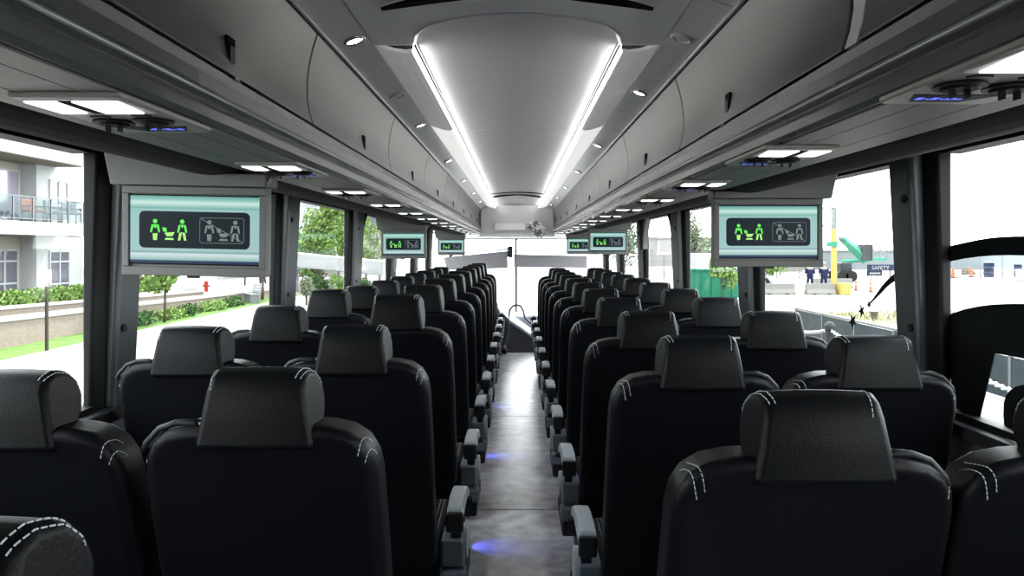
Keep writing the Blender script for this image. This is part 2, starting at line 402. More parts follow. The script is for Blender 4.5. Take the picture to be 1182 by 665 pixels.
# downlights
def downlight(loc, label, lit=True):
    t = thing('ceiling_spotlight', label, 'ceiling light', loc, 'small round lights in the ceiling panels')
    s = 1 if loc[0] > 0 else -1
    R = Matrix.Rotation(s * .32, 3, 'Y')
    b = B(); ring = []
    for r, z in ((.030, .002), (.030, -.004), (.024, -.006), (.021, -.001), (.021, .002)):
        ring.append([R @ Vector((r * math.cos(a * PI/12), r * math.sin(a * PI/12), z)) for a in range(24)])
    b.loft(ring, cap=False); b.build('ring', M['service'] if not lit else M['chrome'], t, smooth=True)
    b = B(); b.loft([[R @ Vector((r * math.cos(a * PI/10), r * math.sin(a * PI/10), z)) for a in range(20)] for r, z in ((.021, -.0005), (.015, -.004))])
    b.build('lens', M['spot'] if lit else M['service'], t)
    return t
for s, side, y0 in ((-1, 'left', 2.0), (1, 'right', 2.67)):
    for i in range(6):
        y = y0 + 1.37 * i
        if y > 10: continue
        downlight((s*.437, y, H + .5595), 'lit round spotlight, %s from the camera on the %s ceiling panel' % (ORD[i+1], side))
for s, y, l in ((1, 1.98, 'unlit round spotlight at the top of the right ceiling panel'), (-1, 2.72, 'unlit round spotlight between the first two lit ones on the left')):
    downlight((s*.437, y, H + .5595), l, False)

# ------------------------------------------------------------------ luggage racks
def rack(s, side, j0):
    t = thing('luggage_rack', 'long grey overhead luggage rack along the %s side of the coach' % side, 'luggage rack', (0, 0, 0))
    pts = [(.503, .300), (.506, .285), (.503, .262), (.494, .252), (.493, .244), (.499, .238), (.492, .225), (.487, .207), (.494, .199), (.52, .198), (.60, .2005), (.69, .2065), (.69, .30), (1.19, .335), (1.19, .60), (.53, .58), (.53, .31)]
    B().prism([(s*x, H + z) for x, z in pts], 'y', Y0, Y1 + .02).build('rack_body', M['rack'], t)
    B().tube([(s*.492, Y0, H + .2475), (s*.492, Y1, H + .2475)], .0045, 8).build('rail_bead', M['rail'], t, smooth=True)
    # ribbed underside strip
    b = B()
    for x0, x1 in ((.50, .545), (.5475, .625), (.6275, .685)): b.bb(s*x0, s*x1, Y0, Y1, H + .1955, H + .1985)
    b.build('underside_ribs', M['under'], t)
    prof = [(.501, .306), (.510, .335), (.5155, .37), (.5155, .41), (.511, .45), (.502, .49), (.490, .528)]
    P = [(s*x, H + z) for x, z in prof] + [(s*(x + .012), H + z) for x, z in reversed(prof)]
    js = [j0 + 1.16 * k for k in range(-3, 9) if Y0 < j0 + 1.16 * k < Y1 - .2]
    js = [Y0] + js + [Y1]
    for a, c in zip(js, js[1:]):
        if c - a < .3: continue
        g = .004
        if s > 0 and abs(a - 1.16) < .05: a += .0
        d = B().prism(P, 'y', a + g, c - g - (.045 if (s > 0 and abs(c - j0) < .02) else 0)).build('bin_door', M['door'], t, bevel=.003, seg=2)
        yc = (a + c) / 2 + .08
        B().box((s*.5135, yc, H + .352), (.007, .036, .050)).build('latch', M['gap'], d)
        B().box((s*.5095, yc, H + .346), (.004, .022, .030)).build('latch_button', M['darkplastic'], d, bevel=.001)
        B().box((s*.502, yc, H + .3015), (.006, .02, .006)).build('latch_catch', M['chrome'], d)
    if s > 0: B().prism([(q[0] + .002*s, q[1]) for q in P], 'y', j0 - .044, j0 - .004).build('joint_band', M['service'], t)
    return t
rack(-1, 'left', 1.83); rack(1, 'right', 1.15)

# reading light / air vent panels
def light_panel(s):
    t = thing('reading_light_panel', 'x', 'reading light panel', (0, 0, 0), 'reading light and air vent panels under the racks')
    # local: x toward window, y forward, origin at near inner corner on the underside
    b = B(); b.prism([(0, 0), (s*.178, 0), (s*.182, .34), (s*.172, .355), (s*.012, .35), (0, .34)], 'z', -.012, .002)
    b.build('panel', M['psu'], t, bevel=.005, seg=2)
    bz = B(); bz.prism([(s*.012, .018), (s*.168, .018), (s*.172, .135), (s*.008, .13)], 'z', -.0145, -.011); bz.build('lamp_bezel', M['service'], t, bevel=.002)
    for x0, x1 in ((.014, .090), (.112, .166)):
        b = B(); b.prism([(s*x0, .022), (s*x1, .022), (s*(x1 + .0), .122), (s*(x0 + .01), .122)], 'z', -.0175, -.013)
        b.build('lamp_lens', M['lamp'], t, bevel=.0015, seg=2)
    B().prism([(s*.092, .022), (s*.110, .022), (s*.110, .122), (s*.092, .122)], 'z', -.0165, -.013).build('switch_block', M['gap'], t)
    for x, y in ((.050, .205), (.128, .215)):
        v = B(); v.cyl((s*x, y, -.014), .036, .008, 'z', 24, .034); v = v.build('air_vent', M['darkplastic'], t, smooth=False)
        b = B(); b.cyl((s*x, y, -.019), .024, .008, 'z', 20, .029); b.build('vent_nozzle', M['black'], v)
        b = B()
        for dx in (-.011, .011): b.box((s*(x + dx), y, -.030), (.0025, .016, .016))
        b.build('vent_fins', M['darkplastic'], v, bevel=.001)
        B().tube([(s*(x-.022), y - .05, -.013), (s*(x-.010), y - .058, -.0135), (s*(x+.012), y - .055, -.013)], .002, 6).build('push_tab', M['darkplastic'], v)
    d = B().prism([(s*.02, .272), (s*.16, .275), (s*.12, .325), (s*.04, .322)], 'z', -.0135, -.011).build('seat_number_display', M['black'], t)
    b = B()
    for k, (x, wv) in enumerate(((.042, .010), (.056, .006), (.066, .010), (.080, .006), (.090, .010), (.104, .012))):
        b.box((s*x, .296 + (.004 if k % 2 else 0), -.0142), (wv, .014 if k % 2 == 0 else .005, .001))
    b.build('blue_characters', M['blue'], d)
    return t
for s, side, y0 in ((-1, 'left', .93), (1, 'right', .69)):
    p0 = light_panel(s)
    p0.scale = (.80, .82, .62)
    for i in range(12):
        o = p0 if i == 0 else copy_tree(p0)
        o.location = (s*(.496 if s < 0 else .470), y0 + (.75 if s < 0 else .72) * i, H + .1965)
        o['label'] = 'reading light and vent panel, %s from the camera under the %s rack' % (ORD[i+1], side)

# ------------------------------------------------------------------ monitors
def screen_mat():
    m = bpy.data.materials.new('screen_image'); m.use_nodes = True; nt = m.node_tree; b = nt.nodes['Principled BSDF']; b.inputs['Specular IOR Level'].default_value = .08
    tc = nt.nodes.new('ShaderNodeTexCoord'); sp = nt.nodes.new('ShaderNodeSeparateXYZ'); nt.links.new(tc.outputs['Generated'], sp.inputs[0])
    cr = nt.nodes.new('ShaderNodeValToRGB'); e = cr.color_ramp.elements
    e[0].position = 0; e[0].color = (.005, .02, .06, 1); e[1].position = 1; e[1].color = (.10, .30, .27, 1)
    for p, c in ((.04, (.006, .03, .08)), (.055, (.25, .42, .42)), (.14, (.55, .66, .66)), (.17, (.16, .30, .33)), (.19, (.30, .48, .48)), (.80, (.26, .46, .44)), (.82, (.14, .36, .33)), (.90, (.50, .70, .64)), (.95, (.20, .45, .40))):
        q = e.new(p); q.color = (*c, 1)
    nt.links.new(sp.outputs[2], cr.inputs[0])
    b.inputs['Base Color'].default_value = (.01, .01, .01, 1); b.inputs['Roughness'].default_value = .25
    nt.links.new(cr.outputs[0], b.inputs['Emission Color']); b.inputs['Emission Strength'].default_value = .5
    return m
M['screen'] = screen_mat()
M['icon_bg'] = mat('icon_background', (.002, .003, .003), .3, spec=.05, emit=(.006, .012, .018), es=.45)
M['icon_green'] = mat('icon_green', (.002, .003, .003), .4, spec=.05, emit=(.16, .95, .12), es=.45)
M['icon_yg'] = mat('icon_yellow_green', (.002, .003, .003), .4, spec=.05, emit=(.48, 1, .25), es=.45)
M['icon_grey'] = mat('icon_grey', (.002, .003, .003), .4, spec=.05, emit=(.20, .24, .24), es=.45)

def monitor(loc, label, s):
    t = thing('ceiling_monitor', label, 'monitor', loc, 'screens hanging under the luggage racks')
    W, Hh = .328, .172
    # casing: frame ring around the screen
    b = B(); b.box((0, .022, -.002), (.366, .036, .232))
    c = b.build('casing', M['mon'], t, bevel=.006)
    b = B()
    for x in (-1, 1): b.box((x * .1742, -.001, -.002), (.0168, .0115, .186))
    b.box((0, -.001, .1005), (.366, .012, .019)); b.box((0, -.001, -.106), (.366, .012, .022))
    b.build('bezel', M['mon'], t, bevel=.002)
    B().box((0, -.006, -.119), (.03, .008, .006)).build('receiver_window', M['black'], t)
    B().box((0, .003, 0), (W + .006, .004, Hh + .006)).build('screen_border', M['gap'], t)
    sc = B().box((0, 0, 0), (W, .002, Hh)).build('screen', M['screen'], t)
    # dark rounded band
    P = []
    for cx, cz, a0 in ((.128, .034, 0), (-.128, .034, PI/2), (-.128, -.034, PI), (.128, -.034, 1.5*PI)):
        for k in range(5):
            a = a0 + k * PI/8; P.append((cx + .013 * math.cos(a), cz + .013 * math.sin(a)))
    B().prism(P, 'y', -.0022, -.0012).build('icon_band', M['icon_bg'], sc)
    def person_icon(b1, b2, x, fem, zz=0):
        # head ring
        b1.prism([(x + .0055*math.cos(a*PI/6), .021 + .0055*math.sin(a*PI/6)) for a in range(12)], 'y', -.0036, -.0024)
        for q in (-1, 1):
            b1.prism([(x + q*.004, .013), (x + q*.009, .012), (x + q*.0125, -.006), (x + q*.009, -.008), (x + q*.006, .002)], 'y', -.0036, -.0024)
        if fem:
            b1.prism([(x - .004, .013), (x + .004, .013), (x + .0025, .004), (x - .0025, .004)], 'y', -.0036, -.0024)
            b2.prism([(x - .006, -.010), (x + .006, -.010), (x + .0045, -.027), (x - .0045, -.027)], 'y', -.0036, -.0024)
        else:
            b1.prism([(x - .003, .013), (x + .003, .013), (x + .002, .006), (x - .002, .006)], 'y', -.0036, -.0024)
            for q in (-1, 1):
                b2.prism([(x + q*.0005, -.006), (x + q*.007, -.008), (x + q*.0105, -.027), (x + q*.005, -.027)], 'y', -.0036, -.0024)
    def toilet_icon(b1, b2, x):
        b1.prism([(x - .016, .006), (x - .005, .004), (x - .004, -.006), (x - .013, -.005)], 'y', -.0036, -.0024)
        b2.prism([(x - .010, -.008), (x + .016, -.006), (x + .010, -.016), (x - .004, -.017)], 'y', -.0036, -.0024)
        b2.prism([(x - .007, -.021), (x + .011, -.021), (x + .014, -.026), (x - .009, -.026)], 'y', -.0036, -.0024)
    a1, a2 = B(), B()
    person_icon(a1, a2, -.100, True); toilet_icon(a1, a2, -.066); person_icon(a1, a2, -.031, False)
    a1.build('green_icon_top', M['icon_green'], sc); a2.build('green_icon_base', M['icon_yg'], sc)
    a1 = B(); person_icon(a1, a1, .038, True); toilet_icon(a1, a1, .072); person_icon(a1, a1, .104, False)
    fr = []
    for cx, cz, a0 in ((.120, .026, 0), (.020, .026, PI/2), (.020, -.026, PI), (.120, -.026, 1.5*PI)):
        for k in range(4):
            a = a0 + k * PI/6; fr.append((cx + .006*math.cos(a), -.003, cz + .006*math.sin(a)))
    a1.tube(fr + [fr[0]], .0006, 4); a1.tube([(.016, -.0032, .030), (.124, -.0032, -.030)], .0008, 4)
    a1.build('grey_icon', M['icon_grey'], sc)
    # hanger block above, its top following the valance
    yb = .05
    def vt(x):
        X = abs(loc[0] + x)
        tb = [(.60, .187), (.69, .187), (.77, .186), (.84, .196), (.94, .221), (1.0, .236), (1.1, .26), (1.2, .28)]
        for (p, q), (r, u) in zip(tb, tb[1:]):
            if p <= X <= r: return q + (u - q) * (X - p) / (r - p)
        return .28 if X > 1 else .187
    xs = [(-.183 + .366 * k / 8) for k in range(9)]
    if s > 0: xs += [.20, .23]
    else: xs = [-.23, -.20] + xs
    top = [(x, H + vt(x) + .006 - loc[2]) for x in xs]
    low = [(xs[-1] - (.02 if s > 0 else 0), .112), (xs[0] + (.02 if s < 0 else 0), .112)]
    B().prism(top + low, 'y', -.012, .085).build('hanger', M['mon'], t, bevel=.003)
    B().tube([(-s*.183, -.004, .118), (-s*.198, .012, .150)], .005, 6).build('hinge_clip', M['psu'], t)
    return t
zc = H + .050
monitor((-.822, 1.90, H + .047), 'large nearest monitor hanging under the left rack', -1).rotation_euler = (math.radians(2), math.radians(1.2), 0)
monitor((-.920, 6.03, H + .036), 'middle monitor hanging under the left rack', -1)
monitor((-.885, 10.0, H + .028), 'small farthest monitor hanging under the left rack', -1)
monitor((.842, 2.50, H + .056), 'large nearest monitor hanging under the right rack', 1)
monitor((.853, 7.0, H + .062), 'middle monitor hanging under the right rack', 1)
monitor((.842, 9.95, H + .042), 'small farthest monitor hanging under the right rack', 1)

# ------------------------------------------------------------------ seats
def stitch(parent, host, lines, name='stitching', r=.0008, dash=.006, gap=.0025):
    # each line: x at both ends, centre (y, z), angles swept from the rear over the top
    dg = bpy.context.evaluated_depsgraph_get(); bvh = BVHTree.FromObject(host, dg)
    b = B()
    for (x0, x1, cy, cz, t0, t1) in lines:
        P = []
        for k in range(81):
            u = k / 80; t = math.radians(t0 + (t1 - t0) * u); x = x0 + (x1 - x0) * u
            d = Vector((0, math.cos(t), math.sin(t))); o = Vector((x, cy, cz)) + d * .6
            h = bvh.ray_cast(o, -d, .59)
            if h[0] is not None: P.append(h[0] + h[1] * .0006)
        if len(P) < 3: continue
        L = [0]
        for p, q in zip(P, P[1:]): L.append(L[-1] + (q - p).length)
        def at(d):
            for k in range(len(L) - 1):
                if d <= L[k+1]: return P[k].lerp(P[k+1], (d - L[k]) / max(1e-6, L[k+1] - L[k]))
            return P[-1]
        d = 0
        while d + dash < L[-1]:
            b.tube([at(d), at(d + dash / 2), at(d + dash)], r, 5); d += dash + gap
    return b.build(name, M['thread'], parent)

TILT = .30
def ry(z): return (1.105 - z) * TILT          # rear face of the back
def make_seat(kind, s, hd=0.0):
    """s: side of the seat that faces the aisle (-1 = -x)"""
    t = thing('coach_seat', 'x', 'seat', (0, 0, 0))
    # backrest
    half = [(.0, 1.100), (.08, 1.101), (.135, 1.098), (.175, 1.089), (.205, 1.069), (.222, 1.038), (.228, 1.00), (.231, .85), (.232, .68), (.232, .50), (.226, .43), (.0, .42)]
    out = half + [(-x, z) for x, z in reversed(half[1:-1])]
    WK = .935 if s == 1 else 1.0
    def ring(dy, k=WK, dz=0): return [(x * k, ry(z) + dy, z + dz) for x, z in out]
    b = B(); b.loft([ring(0), ring(.105)])
    back = b.build('backrest', M['leather'], t, bevel=.026, seg=5)
    # seams over both shoulders
    lines = [(s*(.181 + dx), s*(.198 + dx), .055, 1.035 - dx, 166, 60) for dx in (0, .012)] + [(-s*.205, -s*.212, .055, 1.02, 160, 100)]
    stitch(back, back, lines)
    # headrest: D-shaped in profile, narrower at the top
    prof = [(0, 0), (.003, .055), (.008, .105), (.020, .130), (.045, .139), (.075, .135), (.098, .115), (.108, .085), (.102, .055), (.075, .020), (.040, .0)]
    z0 = 1.420 - .347 + hd - .016
    HW, HX = (.108, 0) if s == 1 else (.115, .006)
    n = 7; rings = []
    for k in range(n):
        u = -1 + 2 * k / (n - 1)
        R = []
        for (y, z) in prof:
            wv = HW - .021 * (z / .139) * (1 - y / .12) - .008 * (z/.139)
            bul = .004 * (1 - u * u)
            R.append((HX + u * wv, y - (bul if y < .02 else 0), z0 + z + (bul if z > .12 else 0)))
        rings.append(R)
    b = B(); b.loft(rings)
    hr = b.build('headrest', M['leather2'], t, bevel=.013, seg=4)
    for p in hr.data.polygons: p.use_smooth = True
    lines = [(s*(.069 + dx), s*(.092 + dx), .055, z0 + .08, 128, 15) for dx in (0, .009)] + [(-s*.079, -s*.088, .055, z0 + .08, 150, 70)]
    stitch(hr, hr, lines)
    b = B()
    for x in (-.05, .05): b.cyl((x, .055, z0 - .005), .007, .04, 'z', 8)
    b.build('headrest_posts', M['chrome'], hr)
    # cushion
    yb = ry(.45) + .08
    b = B(); b.prism([(yb - .02, .36), (yb - .02, .45), (yb + .12, .475), (yb + .40, .49), (yb + .44, .465), (yb + .445, .41), (yb + .40, .36)], 'x', -.222, .222)
    cu = b.build('cushion', M['leather'], t, bevel=.022, seg=4)
    stitch(cu, cu, [(s*x, s*x, yb + .2, .2, 130, 42) for x in (.186, .199)])
    # frame and pedestal
    b = B(); b.bb(-.21, .21, yb + .0, yb + .38, .31, .355); b.build('seat_frame', M['darkplastic'], t, bevel=.008)
    b = B()
    lx = -s * .02
    b.loft([[(lx - .03, yb + .10, .31), (lx + .03, yb + .10, .31), (lx + .03, yb + .22, .31), (lx - .03, yb + .22, .31)],
            [(lx - .03, yb + .02, 0.0), (lx + .03, yb + .02, 0.0), (lx + .03, yb + .30, 0.0), (lx - .03, yb + .30, 0.0)]])
    b.build('pedestal', M['darkplastic'], t, bevel=.008)
    # recline bracket, grab handle on the shoulder away from the aisle
    q = -s
    b = B()
    for dz, dy in ((.004, .030), (-.001, .055)):
        b.tube([(q*.105, dy, 1.080), (q*.116, dy, 1.098 + dz), (q*.150, dy, 1.097 + dz), (q*.180, dy, 1.086 + dz), (q*.204, dy, 1.060 + dz), (q*.208, dy, 1.05)], .006, 8)
    b.build('grab_handle', M['darkplastic'], t, smooth=True)
    if kind == 'aisle':
        X = s * .272     # centre line of the side unit
        ax = yb + .02
        # side mount with stepped covers
        b = B(); b.bb(s*.225, s*.30, ax - .03, ax + .13, .405, .495)
        sm = b.build('side_cover', M['armgrey'], t, bevel=.012)
        B().bb(s*.228, s*.306, ax - .045, ax + .02, .345, .40).build('lower_cover', M['armgrey'], sm, bevel=.010)
        B().bb(s*.232, s*.298, ax - .03, ax + .30, .28, .345).build('base_cover', M['darkplastic'], sm, bevel=.010)
        B().cyl((s*.296, ax + .06, .46), .055, .02, 'x', 24).build('pivot_disc', M['armlight'], sm, bevel=.003)
        # armrest: arch from the pivot forward
        b = B()
        prof = [(ax - .06, .585), (ax - .045, .602), (ax + .02, .612), (ax + .10, .610), (ax + .18, .600), (ax + .245, .575), (ax + .27, .54), (ax + .262, .525), (ax + .235, .545), (ax + .17, .562), (ax + .09, .566), (ax - .0, .560), (ax - .05, .555), (ax - .062, .57)]
        b.prism(prof, 'x', X - .026, X + .026)
        ar = b.build('armrest', M['armlight'], t, bevel=.008, seg=3)
        B().bb(X - .0275, X + .0275, ax - .066, ax - .046, .530, .592).build('armrest_end_cap', M['darkplastic'], ar, bevel=.008)
        b = B(); b.loft([[(X - .016, ax - .045, .57), (X + .016, ax - .045, .57), (X + .016, ax + .02, .57), (X - .016, ax + .02, .57)],
                         [(X - .016, ax - .0, .45), (X + .016, ax - .0, .45), (X + .016, ax + .07, .45), (X - .016, ax + .07, .45)]])
        b.build('armrest_stalk', M['darkplastic'], ar, bevel=.006)
        B().cyl((s*.302, ax + .20, .545), .013, .02, 'x', 12).build('recline_button', M['darkplastic'], ar)
        b = B(); b.loft([[(s*.20, yb + .06, .31), (s*.25, yb + .06, .31), (s*.25, yb + .16, .31), (s*.20, yb + .16, .31)],
                         [(s*.19, yb - .02, 0), (s*.22, yb - .02, 0), (s*.22, yb + .24, 0), (s*.19, yb + .24, 0)]])
        b.build('aisle_leg', M['armgrey'], t, bevel=.006)
    return t

protos = {}
def place_seat(kind, side, x, D, dz, label, hd):
    s = 1 if side == 'left' else -1
    key = (kind, side, hd)
    if key not in protos:
        protos[key] = make_seat(kind, s, hd); o = protos[key]
    else:
        o = copy_tree(protos[key])
    o.location = (x, D, dz); o['label'] = label
    o['group'] = 'black coach seats'
LD, RD, P = 1.317, 1.157, .77
for r in range(0, 12):
    D = LD + P * (r - 1)
    nm = 'nearest the camera' if r == 0 else '%s row ahead of the camera' % ORD[r]
    hd = 0.0 if r <= 2 else .03
    place_seat('aisle', 'left', -.467, D, 0.004 if r < 3 else .014, ('black aisle seat with white stitching cut off at the bottom left corner' if r == 0 else 'black aisle seat, %s row of the left block, headrest clear of the aisle' % ORD[r]) if False else ('black seat whose stitched headrest pokes up at the bottom left corner' if r == 0 else 'black aisle seat, left of the aisle, %s full row from the camera' % ORD[r]), hd)
    if r >= 1:
        place_seat('window', 'left', -.928, D, 0.0, 'black window seat by the left wall, %s full row from the camera' % ORD[r], .02 if r == 4 else 0.0)
for r in range(1, 12):
    D = RD + P * (r - 1)
    place_seat('aisle', 'right', .477, D, -.008, 'black aisle seat, right of the aisle, %s full row from the camera' % ORD[r], 0.0)
    place_seat('window', 'right', .937, D, -.008, 'black window seat by the right wall, %s full row from the camera' % ORD[r], 0.0)

# small blue courtesy lamps under the left armrests, washing the floor
for i, D in enumerate((3.55, 5.1, 6.7)):
    t = thing('courtesy_light', 'blue courtesy lamp low beside the aisle, %s from the camera' % ORD[i+1], 'floor light', (-.262, D, .085), 'blue lamps along the left seat bases')
    B().box((0, 0, 0), (.02, .05, .025)).build('lamp_housing', M['darkplastic'], t, bevel=.003)
    B().box((.0105, 0, -.004), (.002, .035, .012)).build('blue_lens', M['blue'], t)
    l = bpy.data.lights.new('blue', 'SPOT'); l.energy = 1.1; l.color = (.12, .14, 1); l.spot_size = math.radians(75); l.spot_blend = .6; l.shadow_soft_size = .01
    lo = bpy.data.objects.new('blue_lamp', l); C.objects.link(lo); lo.parent = t; lo.location = (.015, 0, 0)
    lo.rotation_euler = (0, math.radians(-52), 0)

# ------------------------------------------------------------------ front of the coach
fw = sempty('wall_front')
B().loft([[(-.5, 10.16, H + .57), (.5, 10.16, H + .57), (.5, 10.16, H + .60), (-.5, 10.16, H + .60)][::1], [(-.5, 10.30, H + .20), (.5, 10.30, H + .20), (.5, 10.40, H + .20), (-.5, 10.40, H + .20)]]).build('bulkhead', M['bulk'], fw, bevel=.01)
B().bb(-.52, .52, 10.26, 10.40, H + .168, H + .215).build('bulkhead_lip', M['service'], fw, bevel=.01)
B().box((-.10, 10.245, H + .30), (.42, .03, .105), Matrix.Rotation(-.30, 3, 'X')).build('destination_panel', M['bulk'], fw, bevel=.006)
b = B(); b.bb(-1.3, 1.3, YF, YF + .12, H + .155, H + .7); b.bb(-1.3, 1.3, YF - .05, YF + .12, -.6, .40)
b.bb(-1.3, -1.17, YF, YF + .1, .4, H + .2); b.bb(1.17, 1.3, YF, YF + .1, .4, H + .2)
b.build('windscreen_surround', M['bulk'], fw)
B().bb(-1.2, 1.2, 10.4, YF, H + .215, H + .235).build('cab_ceiling', M['bulk'], fw)
ws = sempty('window_%d' % (wn + 1))
B().bb(-1.18, 1.18, YF + .03, YF + .036, .4, H + .16).build('pane', M['glass'], ws)
B().bb(-.035, .0, YF - .005, YF + .045, .4, H + .16).build('centre_post', M['metal'], ws)
B().bb(-1.18, 1.18, YF - .01, YF + .05, H + .14, H + .158).build('top_frame', M['metal'], ws)
# entry door rails near the right front
for s in (-1, 1):
    pass
# sun shades
t = thing('sun_shade', 'grey roller sun shade pulled down on the left windscreen', 'sun shade', (-.6, YF - .3, H))
D = YF - .3
def q(x, y, d=D): v = px(x, y, d); return (v[0] + .6, v[1] - (YF - .3), v[2] - H)
B().loft([[q(512, 297), q(586, 289.5), q(586, 309.5), q(516, 311.5)], [(p[0], p[1] + .006, p[2]) for p in (q(512, 297), q(586, 289.5), q(586, 309.5), q(516, 311.5))]]).build('shade_fabric', M['shade'], t)
B().tube([q(498, 295), q(589, 287.2)], .022, 10).build('roller_tube', M['bulk'], t, smooth=True)
a, bq = q(586, 284), q(592, 297); B().bb(a[0], bq[0], -.04, .03, bq[2], a[2]).build('roller_bracket', M['darkplastic'], t, bevel=.005)
a, bq = q(587.5, 296), q(591.5, 299); B().bb(a[0], bq[0], -.03, .02, bq[2], a[2]).build('pull_tab', M['bulk'], t, bevel=.005)
t = thing('sun_shade', 'flat grey sun shade across the right windscreen', 'sun shade', (.55, YF - .3, H))
def q2(x, y): v = px(x, y, D); return (v[0] - .55, v[1] - (YF - .3), v[2] - H)
pp = [q2(593, 294.3), q2(678, 296), q2(677.5, 309.3), q2(593.5, 308.3)]
B().loft([pp, [(p[0], p[1] + .006, p[2]) for p in pp]]).build('shade_fabric', M['shade'], t)
B().tube([q2(592.5, 294.3), q2(678.5, 296)], .012, 10).build('roller_tube', M['shade'], t, smooth=True)
# dashboard and grab rail
t = thing('dashboard', 'curved grey dashboard console at the front end of the aisle', 'dashboard', (0, 10.9, 0))
prof = [(-.62, .30), (-.55, .42), (-.2, .52), (.3, .60), (.9, .62), (.9, 0), (-.62, -.36)]
b = B()
def dsh(x, y, D): v = px(x, y, D); return (v[0], v[1] - 10.9, v[2])
# console sweeping down from left to right
top = [(565, 352), (578, 358), (590, 366), (602, 374), (612, 381), (620, 386)]
r1 = [dsh(x, y, 10.9) for x, y in top]; 
r2 = [dsh(x, y + 4.5, 10.45) for x, y in top]; r0 = [dsh(x + 6, y - 1, 11.5) for x, y in top]
n = len(top)
b.loft([r0 + [(p[0], p[1], p[2] - .5) for p in reversed(r0)], r1 + [(p[0], p[1], p[2] - .5) for p in reversed(r1)], r2 + [(p[0], p[1], p[2] - .5) for p in reversed(r2)]])
b.build('console_top', M['dash'], t, bevel=.02)
b = B(); r3 = [dsh(x, y + 8, 10.43) for x, y in top]
b.loft([[(p[0], p[1], p[2]) for p in r3] + [(p[0], p[1], -.1) for p in reversed(r3)], [(p[0], p[1] - .03, p[2] - .01) for p in r3] + [(p[0], p[1] - .03, -.1) for p in reversed(r3)]])
b.build('console_front', M['dashdark'], t)
b = B(); r4 = [dsh(x, y + 6.5, 10.40) for x, y in top]; b.tube(r4, .028, 8); b.build('console_lip', M['dash'], t, smooth=True)
B().bb(-1.2, 1.2, .35, .95, 0.1, .41).build('dash_shelf', M['dash'], t, bevel=.05)
t = thing('grab_rail', 'thin arched grab rail standing at the front of the aisle', 'grab rail', (0, 10.5, 0))
pts = [(587, 372), (587.5, 364), (588.5, 357.5), (592, 353.3), (597, 352.2), (601, 353.2), (604, 359), (606, 367), (610, 371), (616, 375)]
sm = []
for (x, y) in pts: v = px(x, y, 10.3); sm.append((v[0], -.2, v[2]))
B().tube(sm, .014, 8).build('rail', M['metal'], t, smooth=True)
# steering wheel left of the aisle, mostly behind the seats
t = thing('steering_wheel', 'dark steering wheel in front of the driver at front left', 'steering wheel', (-.62, 10.75, .78))
rt = Matrix.Rotation(math.radians(60), 3, 'X')
B().tube([rt @ Vector((.22 * math.cos(a*PI/16), .22 * math.sin(a*PI/16), 0)) for a in range(33)], .014, 8).build('rim', M['darkplastic'], t, smooth=True)
b = B(); b.cyl((0, 0, 0), .05, .04, 'z', 16)
for a in (0, 2.1, 4.2): b.tube([(0, 0, 0), tuple(rt @ Vector((.22*math.cos(a), .22*math.sin(a), 0)))], .01, 6)
b.tube([(0, 0, 0), (0, .2, -.35)], .03, 8)
b.build('hub', M['darkplastic'], t)
# entry handrails on the right by the door
t = thing('entry_handrail', 'pale handrail beside the entrance step at front right', 'handrail', (.30, 10.2, 0))
B().tube([(0, 0, 0), (0, 0, .75), (.03, 0, .86), (.12, 0, .90), (.3, .0, .90)], .014, 8).build('rail', M['armlight'], t, smooth=True)
# crumpled plastic on the bulkhead
b = B(); b.ball((0, 0, 0), (.115, .06, .095), 4)
for v in b.bm.verts:
    n = v.co.normalized(); k = 1 + .30 * math.sin(23*n.x + 5*n.z) * math.cos(17*n.z + 3) + random.uniform(-.12, .12)
    v.co = v.co * k
    v.co.z -= v.co.x * .35
o = b.build('crumpled_plastic_bag', M['bag']); o.location = (.262, 10.14, H + .265)
tag(o, 'crumpled white plastic stuffed against the front header panel', 'plastic bag')
# small camera under the left front monitor
t = thing('dome_camera', 'small white dome fixture at the left front corner below the farthest left monitor', 'camera', (-.97, 10.9, H - .10))
B().ball((0, 0, 0), (.05, .05, .03)).build('housing', M['bulk'], t, smooth=True); B().ball((0, -.035, -.01), (.022, .02, .018)).build('lens', M['black'], t, smooth=True)
B().cyl((0, 0, .16), .008, .3).build('bracket', M['bulk'], t)
# yellow label on the right wall by the first window seat
o = B().box((1.205, 1.86, .862), (.004, .07, .035), Matrix.Rotation(math.radians(8), 3, 'X')).build('warning_label', M['yellow_label'])
tag(o, 'yellow label stuck on the right side wall under the window', 'label')

